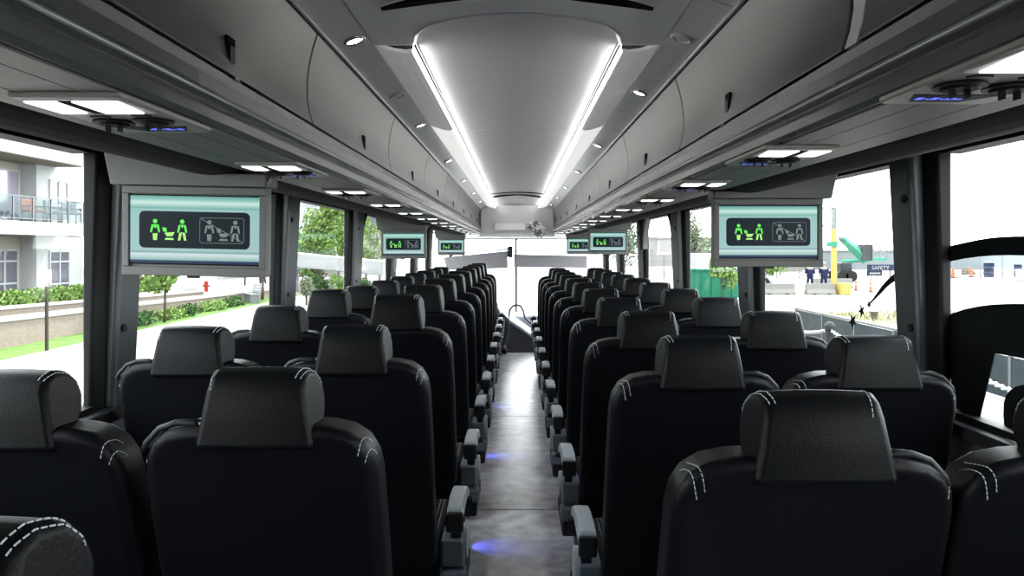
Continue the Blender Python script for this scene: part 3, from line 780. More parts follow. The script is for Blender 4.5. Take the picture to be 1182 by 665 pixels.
# driver (one continuous body, legs turned toward the aisle)
def skinned(name, pts, edges, m, parent=None, sub=2):
    me = bpy.data.meshes.new(name); me.from_pydata([p[:3] for p in pts], edges, []); o = bpy.data.objects.new(name, me); C.objects.link(o)
    md = o.modifiers.new('skin', 'SKIN'); md.use_smooth_shade = True
    for i, p in enumerate(pts):
        sv = me.skin_vertices[0].data[i]; sv.radius = (p[3], p[4] if len(p) > 4 else p[3]); sv.use_root = (i == 0)
    s2 = o.modifiers.new('sub', 'SUBSURF'); s2.levels = sub; s2.render_levels = sub
    me.materials.append(m)
    if parent: o.parent = parent
    return o
pt = thing('person', 'seated driver in a pale shirt and dark trousers, leg out toward the aisle', 'person', (-.50, 9.85, 0))
body = skinned('body', [(0, 0, .48, .13, .11), (-.03, .10, .63, .13, .10), (-.06, .22, .78, .16, .10), (-.07, .30, .84, .06, .06), (-.08, .36, .89, .055, .055), (-.08, .42, .94, .085, .09), (-.08, .45, .99, .07, .075),
    (.10, .04, .50, .085, .08), (.34, .12, .47, .065, .065), (.33, .15, .30, .055, .055), (.31, .12, .08, .04, .04), (.33, .22, .04, .04, .035),
    (-.10, .04, .50, .085, .08), (-.14, .44, .48, .065, .065), (-.14, .50, .28, .05, .05), (-.14, .54, .08, .04, .04), (-.14, .64, .04, .04, .035),
    (.12, .24, .80, .055, .055), (.22, .22, .58, .042, .042), (.27, .40, .50, .034, .034), (.28, .47, .49, .03, .02),
    (-.24, .24, .80, .055, .055), (-.31, .36, .60, .042, .042), (-.22, .56, .62, .034, .034), (-.18, .64, .64, .03, .02)],
    [(0, 1), (1, 2), (2, 3), (3, 4), (4, 5), (5, 6), (0, 7), (7, 8), (8, 9), (9, 10), (10, 11), (0, 12), (12, 13), (13, 14), (14, 15), (15, 16), (2, 17), (17, 18), (18, 19), (19, 20), (2, 21), (21, 22), (22, 23), (23, 24)], M['skin'], pt)
skinned('shirt', [(0, 0, .50, .145, .125), (-.03, .10, .63, .145, .115), (-.06, .22, .78, .175, .115), (-.07, .29, .83, .085, .08), (.12, .24, .80, .066, .066), (.22, .22, .60, .054, .054), (-.24, .24, .80, .066, .066), (-.30, .35, .62, .054, .054)],
    [(0, 1), (1, 2), (2, 3), (2, 4), (4, 5), (2, 6), (6, 7)], M['shirt'], pt)
skinned('trousers', [(0, 0, .52, .155, .13), (.10, .04, .50, .098, .092), (.34, .12, .47, .078, .078), (.33, .15, .30, .068, .068), (.31, .12, .11, .055, .055), (-.10, .04, .50, .098, .092), (-.14, .44, .48, .078, .078), (-.14, .50, .28, .064, .064), (-.14, .54, .11, .052, .052)],
    [(0, 1), (1, 2), (2, 3), (3, 4), (0, 5), (5, 6), (6, 7), (7, 8)], M['trouser'], pt)
b = B(); b.ball((-.08, .42, 1.0), (.088, .09, .075), 3)
b.build('hair', M['hair'], pt, smooth=True)
for q_ in ((.33, .18, .045), (-.14, .60, .045)): B().ball(q_, (.05, .13, .045), 2).build('shoe', M['black'], pt, smooth=True)
t = thing('driver_seat', 'black driver seat at the front left, behind the steering wheel', 'seat', (-.50, 9.90, 0))
B().bb(-.22, .22, -.18, .30, .27, .37).build('cushion', M['leather'], t, bevel=.03)
B().loft([[(-.20, -.26, .40), (.20, -.26, .40), (.20, -.18, .40), (-.20, -.18, .40)], [(-.18, -.34, .95), (.18, -.34, .95), (.18, -.26, .95), (-.18, -.26, .95)]]).build('backrest', M['leather'], t, bevel=.03)
B().bb(-.15, .15, -.05, .28, 0, .27).build('pedestal', M['darkplastic'], t, bevel=.02)

# ------------------------------------------------------------------ OUTSIDE: ground
st = struct(B().bb(-11.7, 60, -30, 160, GZ - .1, GZ).build('ground', M['road']))
struct(B().bb(-13.4, -11.7, -30, 42, GZ - .1, GZ + .06).build('grass_verge', M['grass']))
struct(B().bb(-60, -11.7, 42, 160, GZ - .1, GZ + .02).build('pavement', M['concrete']))
struct(B().bb(-60, -14.92, -30, 34.7, GZ - .1, H - 1.80).build('terrace', M['concrete']))
struct(B().bb(5.5, 40, 26.5, 30.5, GZ, GZ + .03).build('grass_strip', M['drygrass']))
struct(B().bb(-11.78, -11.62, -30, 42, GZ - .05, GZ + .10).build('kerb', M['cap']))
# low walls, sloping gently down with the path
def sloped_wall(x, y0, y1, f, label):
    t = thing('retaining_wall', label, 'wall', (x, y0, GZ)); L = y1 - y0
    def blk(w2, lo0, lo1, hi0, hi1): return B().loft([[(-w2, 0, lo0), (w2, 0, lo0), (w2, 0, hi0), (-w2, 0, hi0)], [(-w2, L, lo1), (w2, L, lo1), (w2, L, hi1), (-w2, L, hi1)]])
    a, c = f(y0) + H - GZ, f(y1) + H - GZ
    blk(.15, 0, 0, a - .08, c - .08).build('brickwork', M['brick'], t); blk(.2, a - .08, c - .08, a, c).build('cap', M['cap'], t, bevel=.01)
def cap2(y): return -1.50 - .0172 * y
def cap1(y): return -1.21 - .0212 * y
sloped_wall(-13.5, -10, 44, cap2, 'lower brick retaining wall with pale cap beside the grass verge')
sloped_wall(-14.75, -10, 34.7, cap1, 'upper brick garden wall with pale cap below the hedge')
def slopey(name, x0, x1, y0, y1, f, d):
    return struct(B().loft([[(x0, y0, GZ), (x1, y0, GZ), (x1, y0, H + f(y0) - d), (x0, y0, H + f(y0) - d)], [(x0, y1, GZ), (x1, y1, GZ), (x1, y1, H + f(y1) - d), (x0, y1, H + f(y1) - d)]]).build(name, M['concrete']))
slopey('ramp', -14.58, -13.66, -10, 34.7, cap2, .05)
slopey('upper_pavement', -21, -13.66, 34.75, 60, lambda y: cap2(min(y, 45)), .03)

# foliage
def crown_mesh(blobs, n, size, seed):
    r = random.Random(seed); bm = bmesh.new()
    tot = sum(q[3] ** 2 for q in blobs)
    for (x, y, z, R) in blobs:
        k = int(n * R * R / tot)
        for _ in range(k):
            v = Vector((r.gauss(0, 1), r.gauss(0, 1), r.gauss(0, 1))).normalized() * R * (r.random() ** .33)
            c = Vector((x, y, z)) + v
            a = Vector((r.gauss(0, 1), r.gauss(0, 1), r.gauss(0, 1))).normalized(); bb = a.orthogonal().normalized(); L = size * r.uniform(.6, 1.3)
            w2 = a.cross(bb) * L * .45
            vs = [bm.verts.new(p) for p in (c - bb * L * .5, c + w2 * .6, c + bb * L * .5, c - w2 * .6)]
            bm.faces.new(vs)
    return bm
def foliage(name, blobs, n, size, seed, m, parent):
    b = B(); b.bm.free(); b.bm = crown_mesh(blobs, n, size, seed); return b.build(name, m, parent, recalc=False)
def tree(loc, label, hgt, R, z0, m='leaf', seed=1, n=3000, trunk=.05, leafsize=.22, squash=.8):
    t = thing('tree', label, 'tree', loc, 'trees outside the windows')
    r = random.Random(seed)
    bl = []
    for i in range(11):
        a = r.random() * 2 * PI; rr = R * r.uniform(.15, .62)
        bl.append((rr * math.cos(a), rr * math.sin(a), z0 + (hgt - z0) * r.uniform(.15, .85), R * r.uniform(.35, .55)))
    foliage('crown', bl, n, leafsize, seed, M[m], t)
    B().tube([(0, 0, 0), (.02, 0, z0 * .6), (0, .03, z0 + (hgt - z0) * .5)], [trunk, trunk * .8, trunk * .4], 8).build('trunk', M['bark'], t, smooth=True)
    b = B()
    for q_ in bl[:6]: b.tube([(0, 0, z0 * .9), (q_[0]*.5, q_[1]*.5, (z0 + q_[2]) / 2), q_[:3]], [trunk*.5, trunk*.35, trunk*.15], 5)
    b.build('branches', M['bark'], t)
    return t
tree((-12.4, 26.2, GZ + .05), 'young tree with thin trunk on the verge, under the near left monitor', 3.7, 1.35, 1.35, 'leaf', 3, 3600, .055)
tree((-15.9, 43.5, GZ + .5), 'small tree behind the bench, right of the red hydrant', 3.9, 1.9, 1.2, 'leaf', 5, 3200, .06)
tree((-13.0, 38, GZ), 'leafy tree filling the gap beside the near left monitor', 6.5, 1.5, .9, 'leaf', 8, 4500, .09, .26)
tree((-12.9, 48.8, GZ), 'tall bright green tree in the left middle window', 6.6, 2.0, .7, 'leaf', 9, 5200, .10, .26)
tree((-12.4, 54.5, GZ), 'tall tree just before the left pillar of the arched window', 7.0, 2.0, .8, 'leaf', 19, 4200, .10, .26)
tree((-13.2, 65, GZ), 'tree seen through the arched left window', 6.5, 2.4, .5, 'leaf', 29, 4200, .10, .26)
tree((-16.9, 31.3, GZ + .8), 'ivy green slender tree at the corner of the apartment building', 6.0, .85, .2, 'leaf', 31, 3000, .06, .2)
tree((11.6, 35.0, GZ), 'small sapling with thin stem under the near right monitor', 3.1, 1.25, 1.7, 'leaf', 41, 1500, .04, .24)
tree((8.3, 30.0, GZ), 'sapling with drooping yellow-green leaves before the green container', 2.5, .7, 1.1, 'leaf', 43, 420, .03, .22)
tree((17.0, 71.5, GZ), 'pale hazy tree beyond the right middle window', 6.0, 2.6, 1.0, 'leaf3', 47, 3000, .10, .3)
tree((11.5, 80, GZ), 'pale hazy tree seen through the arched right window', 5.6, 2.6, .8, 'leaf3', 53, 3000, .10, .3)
tree((-14.4, 52, GZ), 'dark bushy tree low behind the bright left trees', 2.9, 1.6, .3, 'leaf2', 59, 2500, .08, .22)
# hedge shrubs along the upper wall
ms = None
for i in range(9):
    t = thing('shrub', 'x', 'shrub', (-15.6, 23.0 + i * 1.15, H - 1.80), 'low green shrubs between the upper wall and the apartment windows')
    t['label'] = 'low round green shrub below the apartment windows, %s from the left in the hedge row' % ORD[i+1]
    if ms is None:
        o = foliage('foliage', [(0, 0, .20, .34), (.1, .22, .2, .33), (-.1, -.22, .2, .33)], 1100, .12, 71, M['leaf'], t); ms = o
        B().tube([(0, 0, 0), (0, 0, .2)], .02, 6).build('stem', M['bark'], t)
    else:
        c = ms.copy(); C.objects.link(c); c.parent = t
for i, y in enumerate((25.5, 27.3, 29.2, 31.3, 33.5)):     # verge ground cover
    t = thing('ground_cover', 'low leafy ground cover clump, %s along the verge from the camera' % ORD[i+1], 'plant', (-12.85, y, GZ + .06), 'leafy clumps at the foot of the brick wall')
    foliage('foliage', [(random.uniform(-.2, .2), -.6 + .4*k, .10, .34) for k in range(4)], 1100, .13, 80 + i, M['leaf'] if i % 2 else M['leaf2'], t)
b = B(); r = random.Random(5)
for i in range(3500):
    x, y = r.uniform(5.6, 22), r.uniform(26.6, 30.4); h = r.uniform(.08, .28); a = r.random() * PI
    b.poly([(x - .02*math.cos(a), y - .02*math.sin(a), GZ + .03), (x + .02*math.cos(a), y + .02*math.sin(a), GZ + .03), (x + r.uniform(-.05, .05), y, GZ + h)])
o = b.build('tall_grass', M['drygrass'], recalc=False); stuff(tag(o, 'strip of dry yellow-green grass across the yard at right', 'grass'))

# apartment building
t = thing('apartment_building', 'white apartment building with balconies seen through the nearest left window', 'building', (-18.2, 20, H - 1.80))
zb = -(H - 1.80)
def zz(z): return H + z + zb
def Y(y): return y - 20
b = B(); b.bb(-10, 0, -16, Y(27.35), 0, 9.5); b.build('recessed_wall', M['cream'], t)
b = B(); b.bb(-10, .55, Y(27.35), Y(30.2), 0, 9.5); b.build('corner_wall', M['white'], t)
for zt, nm in ((.92, 'lower'), (3.58, 'upper')):
    sl = B().bb(-.0, 1.7, -16, Y(28.5), zz(zt - .46), zz(zt)).build('balcony_slab', M['white'], t, bevel=.02)
    B().bb(.02, 1.6, -16, Y(28.4), zz(zt - .475), zz(zt - .458)).build('soffit', M['soffit'], sl)
    b = B()
    for k in range(13):
        y = Y(16.5 + k * 1.0); b.box((1.62, y, zz(zt + .42)), (.045, .045, .84))
    b.bb(1.60, 1.65, -4, Y(28.5), zz(zt + .82), zz(zt + .86)); b.bb(1.61, 1.64, -4, Y(28.5), zz(zt + .08), zz(zt + .11))
    b.bb(0.5, 1.64, Y(28.47), Y(28.5), zz(zt + .82), zz(zt + .86))
    b.build('balcony_rail', M['metal'], t)
    B().bb(1.615, 1.625, -4, Y(28.48), zz(zt + .12), zz(zt + .80)).build('rail_glass', M['railglass'], t)
def bwin(x, y0, y1, z0, z1, nv, hz, pm='pane'):
    f = B(); f.bb(x - .02, x + .05, Y(y0), Y(y1), zz(z0), zz(z0) + .07); f.bb(x - .02, x + .05, Y(y0), Y(y1), zz(z1) - .07, zz(z1))
    for k in range(nv + 1):
        y = Y(y0 + (y1 - y0) * k / nv); f.box((x + .015, y, zz((z0 + z1)/2)), (.07, .06, z1 - z0))
    for hq in hz: f.bb(x - .02, x + .045, Y(y0), Y(y1), zz(hq) - .03, zz(hq) + .03)
    f = f.build('window_frame', M['white'], t)
    B().bb(x - .01, x + .01, Y(y0), Y(y1), zz(z0), zz(z1)).build('pane', M[pm], f)
bwin(.0, 24.3, 27.1, -1.75, -.02, 4, (-1.25, -.45)); bwin(.0, 19.5, 23.2, -1.75, -.02, 4, (-1.25, -.45))
bwin(.0, 24.6, 27.15, .98, 2.85, 2, (), 'panelil'); bwin(.0, 19.6, 23.0, .98, 2.85, 2, ())
bwin(.55, 28.1, 29.3, -1.72, -.07, 2, (-.5, -1.35)); bwin(.55, 28.1, 29.2, 1.25, 2.62, 2, (1.95,), 'panelil')
bwin(.55, 28.1, 29.3, 4.2, 5.6, 2, ()); bwin(.0, 24.3, 27.1, 3.7, 5.6, 3, ())
# balcony chairs
def patio_chair(loc, label, m, rz):
    t = thing('patio_chair', label, 'chair', loc, 'chairs on the lower balcony', rz)
    B().box((0, 0, .40), (.55, .5, .10)).build('seat', m, t, bevel=.03)
    B().box((0, .23, .62), (.55, .08, .42), Matrix.Rotation(-.15, 3, 'X')).build('backrest', m, t, bevel=.03)
    for x in (-.25, .25):
        B().box((x, 0, .56), (.06, .5, .04)).build('arm', M['metal'], t)
        for y in (-.2, .2): B().box((x, y, .27), (.04, .04, .54)).build('leg', M['metal'], t)
patio_chair((-17.1, 26.3, H + .93), 'reddish chair at the left end of the balcony', M['orange'], 1.2)
patio_chair((-16.95, 27.2, H + .93), 'pale balcony chair left of the other two by the rail', M['cap'], 2.2)
patio_chair((-17.1, 27.85, H + .93), 'middle pale chair on the balcony by the rail', M['cap'], 1.6)
patio_chair((-16.85, 28.2, H + .93), 'grey balcony chair at the far corner by the rail', M['metal'], 1.0)
# sign on the verge
v = px(42, 330, 18.2)
t = thing('sign_post', 'small white blank-faced sign on a dark post before the brick wall', 'sign', (v[0], 18.6, GZ))
B().box((0, 0, .85), (.06, .06, 1.7)).build('post', M['pole'], t); B().box((.0, -.03, 1.95), (.27, .02, .34)).build('sign_board', M['signwhite'], t, bevel=.005)
# bench, hydrant, walker
t = thing('park_bench', 'grey metal bench on the verge before the wall', 'bench', (-12.7, 35.6, GZ + .06), None, math.radians(-55))
b = B()
for k in range(3): b.box((0, -.12 + k * .14, .42), (1.35, .12, .04))
b.build('seat', M['bench'], t); b = B()
for k in range(3): b.box((0, .24 + k*.03, .55 + k * .14), (1.35, .03, .12))
b.build('backrest', M['bench'], t)
for x in (-.55, .55): B().box((x, 0, .21), (.05, .4, .42)).build('leg', M['metal'], t); B().box((x, .26, .62), (.05, .04, .5), Matrix.Rotation(-.2, 3, 'X')).build('back_support', M['metal'], t)
hx, hy, hz = px(238, 337, 37)
t = thing('fire_hydrant', 'red fire hydrant on the terrace above the brick wall', 'fire hydrant', (hx, 37, hz))
B().cyl((0, 0, .22), .10, .44, 'z', 16, .09).build('barrel', M['red'], t); B().ball((0, 0, .46), (.12, .12, .10)).build('bonnet', M['red'], t, smooth=True)
b = B(); b.cyl((0, 0, .30), .05, .34, 'x', 10); b.cyl((0, -.1, .30), .06, .1, 'y', 10); b.build('nozzle', M['red'], t); B().cyl((0, 0, .02), .14, .05).build('base_flange', M['red'], t)
wx, wy, wz = px(228, 333, 46)
pt2 = thing('person', 'distant walker in a yellow-green top and dark trousers near the red hydrant', 'person', (wx + 4, 46, H - 2.30))
body = skinned('body', [(0, 0, .92, .12, .09), (0, 0, 1.15, .12, .09), (0, 0, 1.38, .16, .09), (0, 0, 1.48, .05), (0, 0, 1.60, .085, .09), (0, 0, 1.68, .07, .08), (.09, 0, .86, .085), (.12, .1, .48, .058), (.13, .2, .08, .04), (.13, .1, .04, .04, .03), (-.09, 0, .86, .085), (-.12, -.08, .48, .058), (-.12, -.02, .08, .04), (-.12, -.14, .04, .04, .03), (.19, 0, 1.38, .05), (.25, .05, 1.1, .038), (.24, -.05, .85, .03), (-.19, 0, 1.38, .05), (-.25, -.02, 1.1, .038), (-.24, -.12, .88, .03)],
    [(0, 1), (1, 2), (2, 3), (3, 4), (4, 5), (0, 6), (6, 7), (7, 8), (8, 9), (0, 10), (10, 11), (11, 12), (12, 13), (2, 14), (14, 15), (15, 16), (2, 17), (17, 18), (18, 19)], M['skin'], pt2, 1)
skinned('top', [(0, 0, .95, .135, .105), (0, 0, 1.15, .135, .105), (0, 0, 1.38, .175, .105), (.19, 0, 1.38, .06), (.24, .03, 1.15, .05), (-.19, 0, 1.38, .06), (-.24, 0, 1.15, .05)], [(0, 1), (1, 2), (2, 3), (3, 4), (2, 5), (5, 6)], M['vest'], pt2, 1)
skinned('trousers', [(0, 0, .92, .135, .105), (.09, 0, .86, .096), (.12, .1, .48, .07), (.13, .19, .12, .055), (-.09, 0, .86, .096), (-.12, -.08, .48, .07), (-.12, -.02, .12, .055)], [(0, 1), (1, 2), (2, 3), (0, 4), (4, 5), (5, 6)], M['trouser'], pt2, 1)
B().ball((0, .01, 1.68), (.10, .105, .10)).build('hair', M['hair'], pt2, smooth=True)
# round pale tree/ bush by pavement in the left middle window
t = thing('small_tree', 'small round grey-leaved tree beside the road in the left middle window', 'tree', (-9.9, 35, GZ))
foliage('crown', [(0, 0, .78, .36), (0, 0, 1.05, .30)], 900, .12, 99, M['leaf3'], t); B().cyl((0, 0, .25), .05, .5).build('trunk', M['bark'], t)
# left far buildings
def fbox(name, label, x0, x1, y0, y1, z1, m, wins=(), z0=GZ, band=None):
    t = thing(name, label, 'building', ((x0 + x1)/2, y0, z0)); w2 = (x1 - x0) / 2
    B().bb(-w2, w2, 0, y1 - y0, 0, z1 - z0).build('wall', m, t)
    B().bb(-w2 - .2, w2 + .2, -.2, y1 - y0 + .2, z1 - z0, z1 - z0 + .25).build('parapet', M['cap'], t)
    for (a, c, e, f) in wins:
        fr = B().bb(a, c, -.06, .02, e, f).build('window_frame', M['white'], t)
        B().bb(a + .1, c - .1, -.09, -.05, e + .1, f - .1).build('pane', M['pane'], fr)
    return t
fbox('grey_building', 'pale grey building far beyond the hydrant', -45, -24.5, 84, 96, H + 6, mat('pale_grey_cladding', (.12, .123, .13), .7), [(-8, -6, .5, 3), (-5, -3.2, .5, 3)])
fbox('low_shop_building', 'low building with dark windows behind the bench trees', -25, -16, 62, 70, H - 1.5, M['cap'], [(-3.8, -1.8, .3, 1.1), (-1.4, .2, .3, 1.1), (.6, 2.0, .3, 1.1)])
fbox('white_office', 'white office block with blue windows behind the left middle trees', -24, -14.5, 80, 95, H + 7.0, M['white'], [(-6 + 2.2*i, -4.4 + 2.2*i, 2.2 + 2.4*j, 4.0 + 2.4*j) for i in range(6) for j in range(3)])
t = thing('white_canopy', 'tilted white canopy in front of the left middle trees', 'canopy', (-10.9, 45, GZ))
B().box((0, 0, 1.75), (5.9, 1.6, .85), Matrix.Rotation(math.radians(5.5), 3, 'Y')).build('roof', M['white'], t, bevel=.05)
for x in (-2.5, 0, 2.5): B().box((x, .5, .8), (.12, .12, 1.6)).build('post', M['white'], t)
for i, (x, y, R_) in enumerate(((-11.4, 42.6, .62), (-10.1, 42.2, .55), (-9.0, 42.8, .55))):
    t = thing('shrub', 'green bush under the white canopy, %s of three' % ('leftmost', 'middle', 'rightmost')[i], 'shrub', (x, y, GZ), 'bushes under the canopy')
    foliage('foliage', [(0, 0, .55, R_), (.35, 0, .45, R_ * .8), (-.3, .1, .9, R_ * .6)], 900, .16, 120 + i, M['leaf'] if i % 2 else M['leaf2'], t)
    B().tube([(0, 0, 0), (0, 0, .5)], .03, 6).build('stem', M['bark'], t)

# right: construction yard
def barrier(x0, x1, y, label, m=None):
    t = thing('concrete_barrier', label, 'barrier', ((x0 + x1)/2, y, GZ), 'concrete barriers across the yard'); w2 = (x1 - x0)/2 - .05
    B().prism([(-.28, 0), (.28, 0), (.28, .1), (.12, .32), (.09, .64), (-.09, .64), (-.12, .32), (-.28, .1)], 'x', -w2, w2).build('barrier_body', m or M['barrier'], t, bevel=.01)
    b = B()
    for x in (-w2 * .5, w2 * .5): b.bb(x - .12, x + .12, -.285, -.20, 0, .06)
    b.build('fork_slots', M['gap'], t)
barrier(13.9, 16.05, 43, 'grey concrete barrier left of the gap, below the near right monitor')
barrier(16.6, 18.35, 43, 'grey concrete barrier between the gap and the yellow block')
barrier(18.9 + .9, 22.5, 50, 'grey concrete barrier behind the yellow block') 
t = thing('yellow_block', 'yellow painted concrete block at the foot of the tall pole', 'barrier', (18.75, 42.8, GZ))
B().bb(-.30, .30, -.3, .3, 0, .68).build('block', M['yellow'], t, bevel=.04)
t = thing('yard_pole', 'tall pole with yellow lower half and grey top by the barriers', 'pole', (18.45, 43.4, GZ))
B().bb(-.13, .13, -.13, .13, 0, 3.8).build('yellow_sleeve', M['yellow'], t, bevel=.02); B().bb(-.12, .12, -.12, .12, 3.8, 5.05).build('grey_top', M['metal'], t)
b = B()
for z in (3.95, 4.95): b.bb(-6.5, 0, -.03, .03, z, z + .06)
b.build('cross_bars', M['metal'], t); B().bb(-.5, .15, -.2, -.14, 2.75, 3.05).build('green_board', M['boom'], t)
for i, (x, y) in enumerate(((988, 335.5), (1005, 337.5))):
    Dd = 2.65 * F / (y - 287); v = px(x, y, Dd)
    t = thing('traffic_marker', ('left' if i == 0 else 'right') + ' orange and white traffic post of the pair near the boom lift', 'traffic post', (v[0], Dd, GZ))
    B().cyl((0, 0, .03), .16, .06).build('base', M['black'], t); B().cyl((0, 0, .33), .07, .56, 'z', 12, .05).build('tube', M['orange'], t)
    B().cyl((0, 0, .40), .068, .10, 'z', 12).build('reflective_band', M['signwhite'], t)
# boom lift
t = thing('boom_lift', 'green boom lift with raised folded arm and cage in the yard', 'boom lift', (26.5, 60, GZ)); D = 60
def bl(x, y, dy=0): v = px(x, y, D); return (v[0] - 26.5, dy, v[2] - GZ)
B().tube([bl(972, 275), bl(1000, 300)], [.32, .42], 4).build('upper_boom', M['boom'], t)
B().tube([bl(972, 275), bl(1000, 303, .5)], [.14, .16], 4).build('lower_boom', M['boom'], t)
B().tube([bl(971, 302), bl(1003, 300)], .14, 4).build('arm', M['boom'], t)
B().ball(bl(972, 275), (.33, .25, .3)).build('elbow', M['metal'], t)
a, c = bl(993, 282), bl(1005, 300); B().bb(a[0], c[0], -.4, .5, c[2], a[2]).build('control_box', M['outdark'], t)
b = B(); x0, x1 = bl(1004, 0)[0], bl(1020, 0)[0]; z0_, z1_ = bl(0, 301)[2], bl(0, 281)[2]
for x in (x0, (x0+x1)/2, x1):
    for y in (-.5, .5): b.box((x, y, (z0_ + z1_)/2), (.05, .05, z1_ - z0_))
for z in (z0_ + .3, (z0_ + z1_)/2, z1_):
    for y in (-.5, .5): b.bb(x0, x1, y - .025, y + .025, z, z + .05)
b.build('cage_rails', M['metal'], t)
B().bb(x0, x1, -.5, .5, z0_, z0_ + .25).build('cage_floor', M['boom'], t)
b = B(); a, c = bl(965, 303), bl(978, 324); b.bb(a[0], c[0], -.9, .9, c[2], a[2]); b.build('chassis', M['outdark'], t, bevel=.1)
for x in (a[0] + .1, c[0] - .1):
    for y in (-.9, .9): B().cyl((x, y, .45), .45, .3, 'y', 20).build('wheel', M['black'], t)
# navy container with writing
t = thing('navy_banner', 'dark blue banner with white lettering on the yard fence', 'banner', (29.6, 61, GZ)); D = 61
def nb(x, y): v = px(x, y, D); return (v[0] - 29.6, 0, v[2] - GZ)
a, c = nb(1001, 305.5), nb(1047, 312.5); B().bb(a[0], c[0], -.03, .03, c[2], a[2]).build('upper_panel', M['navy'], t)
a, c = nb(1001, 312.5), nb(1018, 318.5); B().bb(a[0], c[0], -.03, .03, c[2], a[2]).build('lower_panel', M['navy'], t)
fc = bpy.data.curves.new('lettering', 'FONT'); fc.body = 'SAFETY'; fc.size = .44; fc.extrude = .01; fc.align_x = 'CENTER'
fo = bpy.data.objects.new('lettering', fc); C.objects.link(fo); fo.parent = t; v = nb(1016, 311.2); fo.location = (v[0], -.05, v[2]); fo.rotation_euler = (PI/2, 0, 0); fc.materials.append(M['signwhite'])
bpy.context.view_layer.update(); fm = bpy.data.meshes.new_from_object(fo); fo2 = bpy.data.objects.new('lettering', fm); C.objects.link(fo2); fo2.parent = t; fo2.location = fo.location; fo2.rotation_euler = fo.rotation_euler; bpy.data.objects.remove(fo); fo2.name = 'lettering'
b = B()
for k in range(5): v = nb(1004.5 + 2.6*k, 315.5); b.box((v[0], -.04, v[2]), (.13, .02, .13))
b.build('small_marks', M['signwhite'], t)
b = B()
for k in range(5): b.box((-2.2 + k * 1.6, .05, .6), (.07, .07, 1.2))
b.build('support_posts', M['metal'], t)
# yard fence
t = thing('chain_link_fence', 'long wire mesh fence across the far side of the yard', 'fence', (36, 66, GZ))
b = B()
for k in range(37): b.cyl((-27 + 2.0*k, 0, 1.0), .05, 2.0, 'z', 6)
b.build('posts', M['metal'], t)
b = B()
for z in (.1, .55, 1.0, 1.5, 1.98): b.bb(-27, 45, -.012, .012, z - .012, z + .012)
b.build('wires', M['metal'], t)
# far structures
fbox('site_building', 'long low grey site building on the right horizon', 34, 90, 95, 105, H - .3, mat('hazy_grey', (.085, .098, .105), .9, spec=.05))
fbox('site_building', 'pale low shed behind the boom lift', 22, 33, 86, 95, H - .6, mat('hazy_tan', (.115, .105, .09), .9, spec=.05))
fbox('site_building', 'pale grey shed behind the near right monitor', 20, 32, 112, 120, H + 1.5, M['cap'])
for i, (x, wv, hh, m, nm, lb) in enumerate(((1141.5, 8, 7.5, 'navy', 'portable_toilet', 'dark blue portable toilet beyond the right yard'), (1175, 6, 5.5, 'navy', 'portable_toilet', 'second dark cabin at the right edge of the yard'), (1178, 8, 5, 'panelil', 'blue_tarp', 'blue covered pallet at the right edge of the yard'))):
    y = (311 if i < 2 else 316); Dd = 2.65 * F / (y + 9 - 287) if i == 2 else 69; v = px(x, y, Dd)
    t = thing(nm, lb, 'cabin' if i < 2 else 'pallet', (v[0], Dd, GZ)); w2 = wv * Dd / F / 2; hh2 = (2.65 - (y - hh - 287) * Dd / F) if i < 2 else .9
    B().bb(-w2, w2, -w2, w2, 0, hh2).build('body', M[m], t, bevel=.05); B().bb(-w2 * 1.05, w2 * 1.05, -w2 * 1.05, w2 * 1.05, hh2, hh2 + .1).build('roof', M['cap'], t, bevel=.03)
for i, (x, y) in enumerate(((1100, 321), (1121, 320))):
    Dd = 2.65 * F / (y - 287); v = px(x, y, Dd)
    t = thing('traffic_marker', ('bright orange traffic post just right of the near right pillar', 'faint orange traffic post further right in the yard')[i], 'traffic post', (v[0], Dd, GZ))
    B().cyl((0, 0, .04), .3, .08).build('base', M['black'], t); B().cyl((0, 0, .45), .16, .8, 'z', 12, .10).build('tube', M['orange'], t)
for i in range(7):
    x = 1096 + i * 21; Dd = 76; v = px(x, 300, Dd)
    t = thing('rubble_pile', 'low pile of building material, %s from the left beyond the right yard' % ORD[i+1], 'rubble', (v[0], Dd, GZ), 'piles of material across the yard')
    b = B(); b.ball((0, 0, 0), (random.uniform(.45, .8), .6, random.uniform(.4, .75)), 3)
    for q_ in b.bm.verts: q_.co *= random.uniform(.88, 1.12); q_.co.z = max(q_.co.z, 0)
    b.build('heap', (M['cap'], M['brown'], M['concrete'])[i % 3], t)
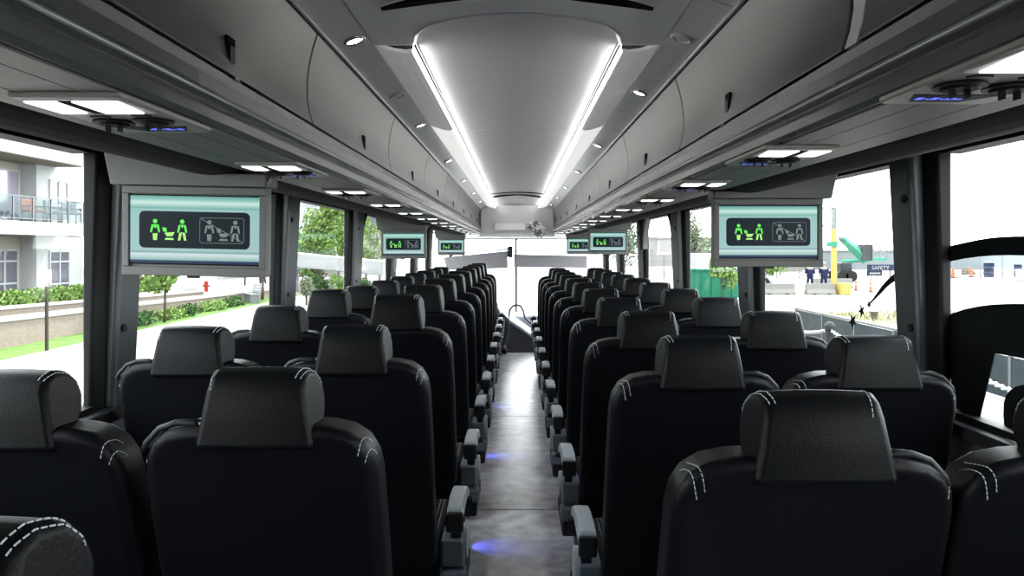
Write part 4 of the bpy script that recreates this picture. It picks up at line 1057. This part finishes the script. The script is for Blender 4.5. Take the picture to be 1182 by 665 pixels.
# workers near the barriers, container, truck
for i, (x, xx) in enumerate(((935, 0), (951, 1))):
    Dd = 47; v = px(x, 0, Dd)
    t = thing('person', 'worker in dark clothes standing behind the barriers, %s of the two' % ('left', 'right')[i], 'person', (v[0], Dd, GZ), 'workers behind the barriers')
    skinned('body', [(0, 0, .92, .14, .10), (0, 0, 1.15, .15, .11), (0, 0, 1.38, .18, .11), (0, 0, 1.5, .055), (0, 0, 1.62, .085, .09), (0, 0, 1.70, .07), (.1, 0, .85, .095), (.13, 0, .45, .065), (.13, 0, .08, .045), (-.1, 0, .85, .095), (-.13, .05, .45, .065), (-.13, .05, .08, .045), (.22, 0, 1.36, .06), (.28, 0, 1.1, .045), (.26, -.1, .88, .035), (-.22, 0, 1.36, .06), (-.28, 0, 1.1, .045), (-.26, -.08, .88, .035)],
        [(0, 1), (1, 2), (2, 3), (3, 4), (4, 5), (0, 6), (6, 7), (7, 8), (0, 9), (9, 10), (10, 11), (2, 12), (12, 13), (13, 14), (2, 15), (15, 16), (16, 17)], M['skin'], t, 1)
    skinned('clothes', [(0, 0, .92, .18, .14), (0, 0, 1.15, .20, .15), (0, 0, 1.40, .25, .16), (.1, 0, .85, .12), (.13, 0, .45, .08), (.13, 0, .12, .06), (-.1, 0, .85, .11), (-.13, .05, .45, .08), (-.13, .05, .12, .06), (.22, 0, 1.36, .10), (.28, 0, 1.05, .075), (-.22, 0, 1.36, .10), (-.28, 0, 1.05, .075)],
        [(0, 1), (1, 2), (0, 3), (3, 4), (4, 5), (0, 6), (6, 7), (7, 8), (2, 9), (9, 10), (2, 11), (11, 12)], M['navy'], t, 1)
    B().ball((0, 0, 1.74), (.12, .14, .09)).build('hard_hat', M['signwhite'], t, smooth=True)
t = thing('skip_container', 'green waste container outside the right middle window', 'container', (10.1, 38, GZ))
b = B(); b.loft([[(-1.25, 0, .15), (1.45, 0, .15), (1.45, 1.8, .15), (-1.25, 1.8, .15)], [(-1.35, -.08, 1.6), (1.55, -.08, 1.6), (1.55, 1.9, 1.6), (-1.35, 1.9, 1.6)]])
b.build('body', M['dump'], t); b = B()
for k in range(6): b.box((-1.2 + k * .52, -.07, .85), (.07, .10, 1.35))
b.box((.1, -.10, 1.58), (2.95, .12, .10)); b.build('ribs', M['dump'], t)
for x in (-.9, 1.1): B().cyl((x, .2, .08), .09, .12, 'x', 12).build('roller', M['black'], t)
t = thing('box_truck', 'white box truck parked behind the green container', 'truck', (12.3, 46, GZ))
B().bb(-2.2, 2.2, 0, 2.2, .7, 2.35).build('cargo_box', M['white'], t, bevel=.05); B().bb(2.25, 3.6, .1, 2.1, .5, 1.9).build('cab', M['white'], t, bevel=.15)
B().bb(2.6, 3.3, .06, .12, 1.2, 1.7).build('side_window', M['pane'], t)
for x in (-1.3, 2.9): B().cyl((x, .2, .45), .45, .3, 'y', 20).build('wheel', M['black'], t)
# bollards with white chain near the coach
bol = None; BY = [7.4, 12.0, 16.7]
for i, y in enumerate(BY):
    t = thing('bollard', ('dark bollard at the right end of the white chain', 'dark bollard in the middle of the white chain, behind the near right pillar', 'grey bollard behind the second right window seat holding both chains')[i], 'bollard', (7.0, y, GZ), 'bollards along the right kerb')
    B().tube([(0, 0, 0), (0, 0, .80), (0, 0, .85), (0, 0, .93), (0, 0, 1.0)], [.09, .085, .12, .12, .06], 14).build('post', M['outdark'], t)
    B().cyl((0, 0, .03), .15, .06).build('base_plate', M['metal'], t)
for i, (a, c) in enumerate(((7.4, 12.0), (12.0, 16.7), (16.7, 20.6))):
    b = B(); n = 64
    for k in range(n):
        u = (k + .5) / n; z = .84 - .24 * (1 - (2*u - 1) ** 2); yv = (c - a) * u
        pts = []
        dz = -.24 * (-2 * (2*u-1) * 2) / (c - a)
        tv = Vector((0, 1, dz)).normalized(); sd = Vector((1, 0, 0)) if k % 2 else tv.cross(Vector((1, 0, 0)))
        for j in range(9): aa = j * PI / 4; pts.append(Vector((0, yv, z)) + tv * .055 * math.cos(aa) + sd * .030 * math.sin(aa))
        b.tube(pts, .013, 5)
    o = b.build('white_chain', M['chain'], smooth=True); o.location = (7.0, a, GZ + .0)
    tag(o, ('white chain sagging between the bollards in the nearest right window', 'white chain hanging down to the right of the grey bollard', 'white chain hanging down to the left of the grey bollard')[i], 'chain', 'white chains between the bollards')
# planter pot
v = px(1009, 371, 27.5); t = thing('planter_pot', 'small brown pot standing in the dry grass strip', 'pot', (v[0], 27.5, GZ + .03))
B().cyl((0, 0, .14), .09, .26, 'z', 16, .14).build('pot', M['brown'], t); B().cyl((0, 0, .28), .155, .05, 'z', 16).build('pot_rim', M['brown'], t)
# low dark panel fence behind the chain
t = thing('panel_fence', 'low dark blue-grey panel fence standing behind the white chain', 'fence', (8.6, 16, GZ))
for k in range(8):
    B().bb(-.02, .02, -9 + k * 2.0, -7.06 + k * 2.0, .03, .76).build('panel', M['fencepanel'], t)
b = B()
for k in range(9): b.bb(-.03, .03, -9.06 + k * 2, -8.99 + k * 2, 0, .80)
b.build('posts', M['metal'], t)
B().bb(-.04, .04, -9, 7, .78, .84).build('top_rail', M['metal'], t)
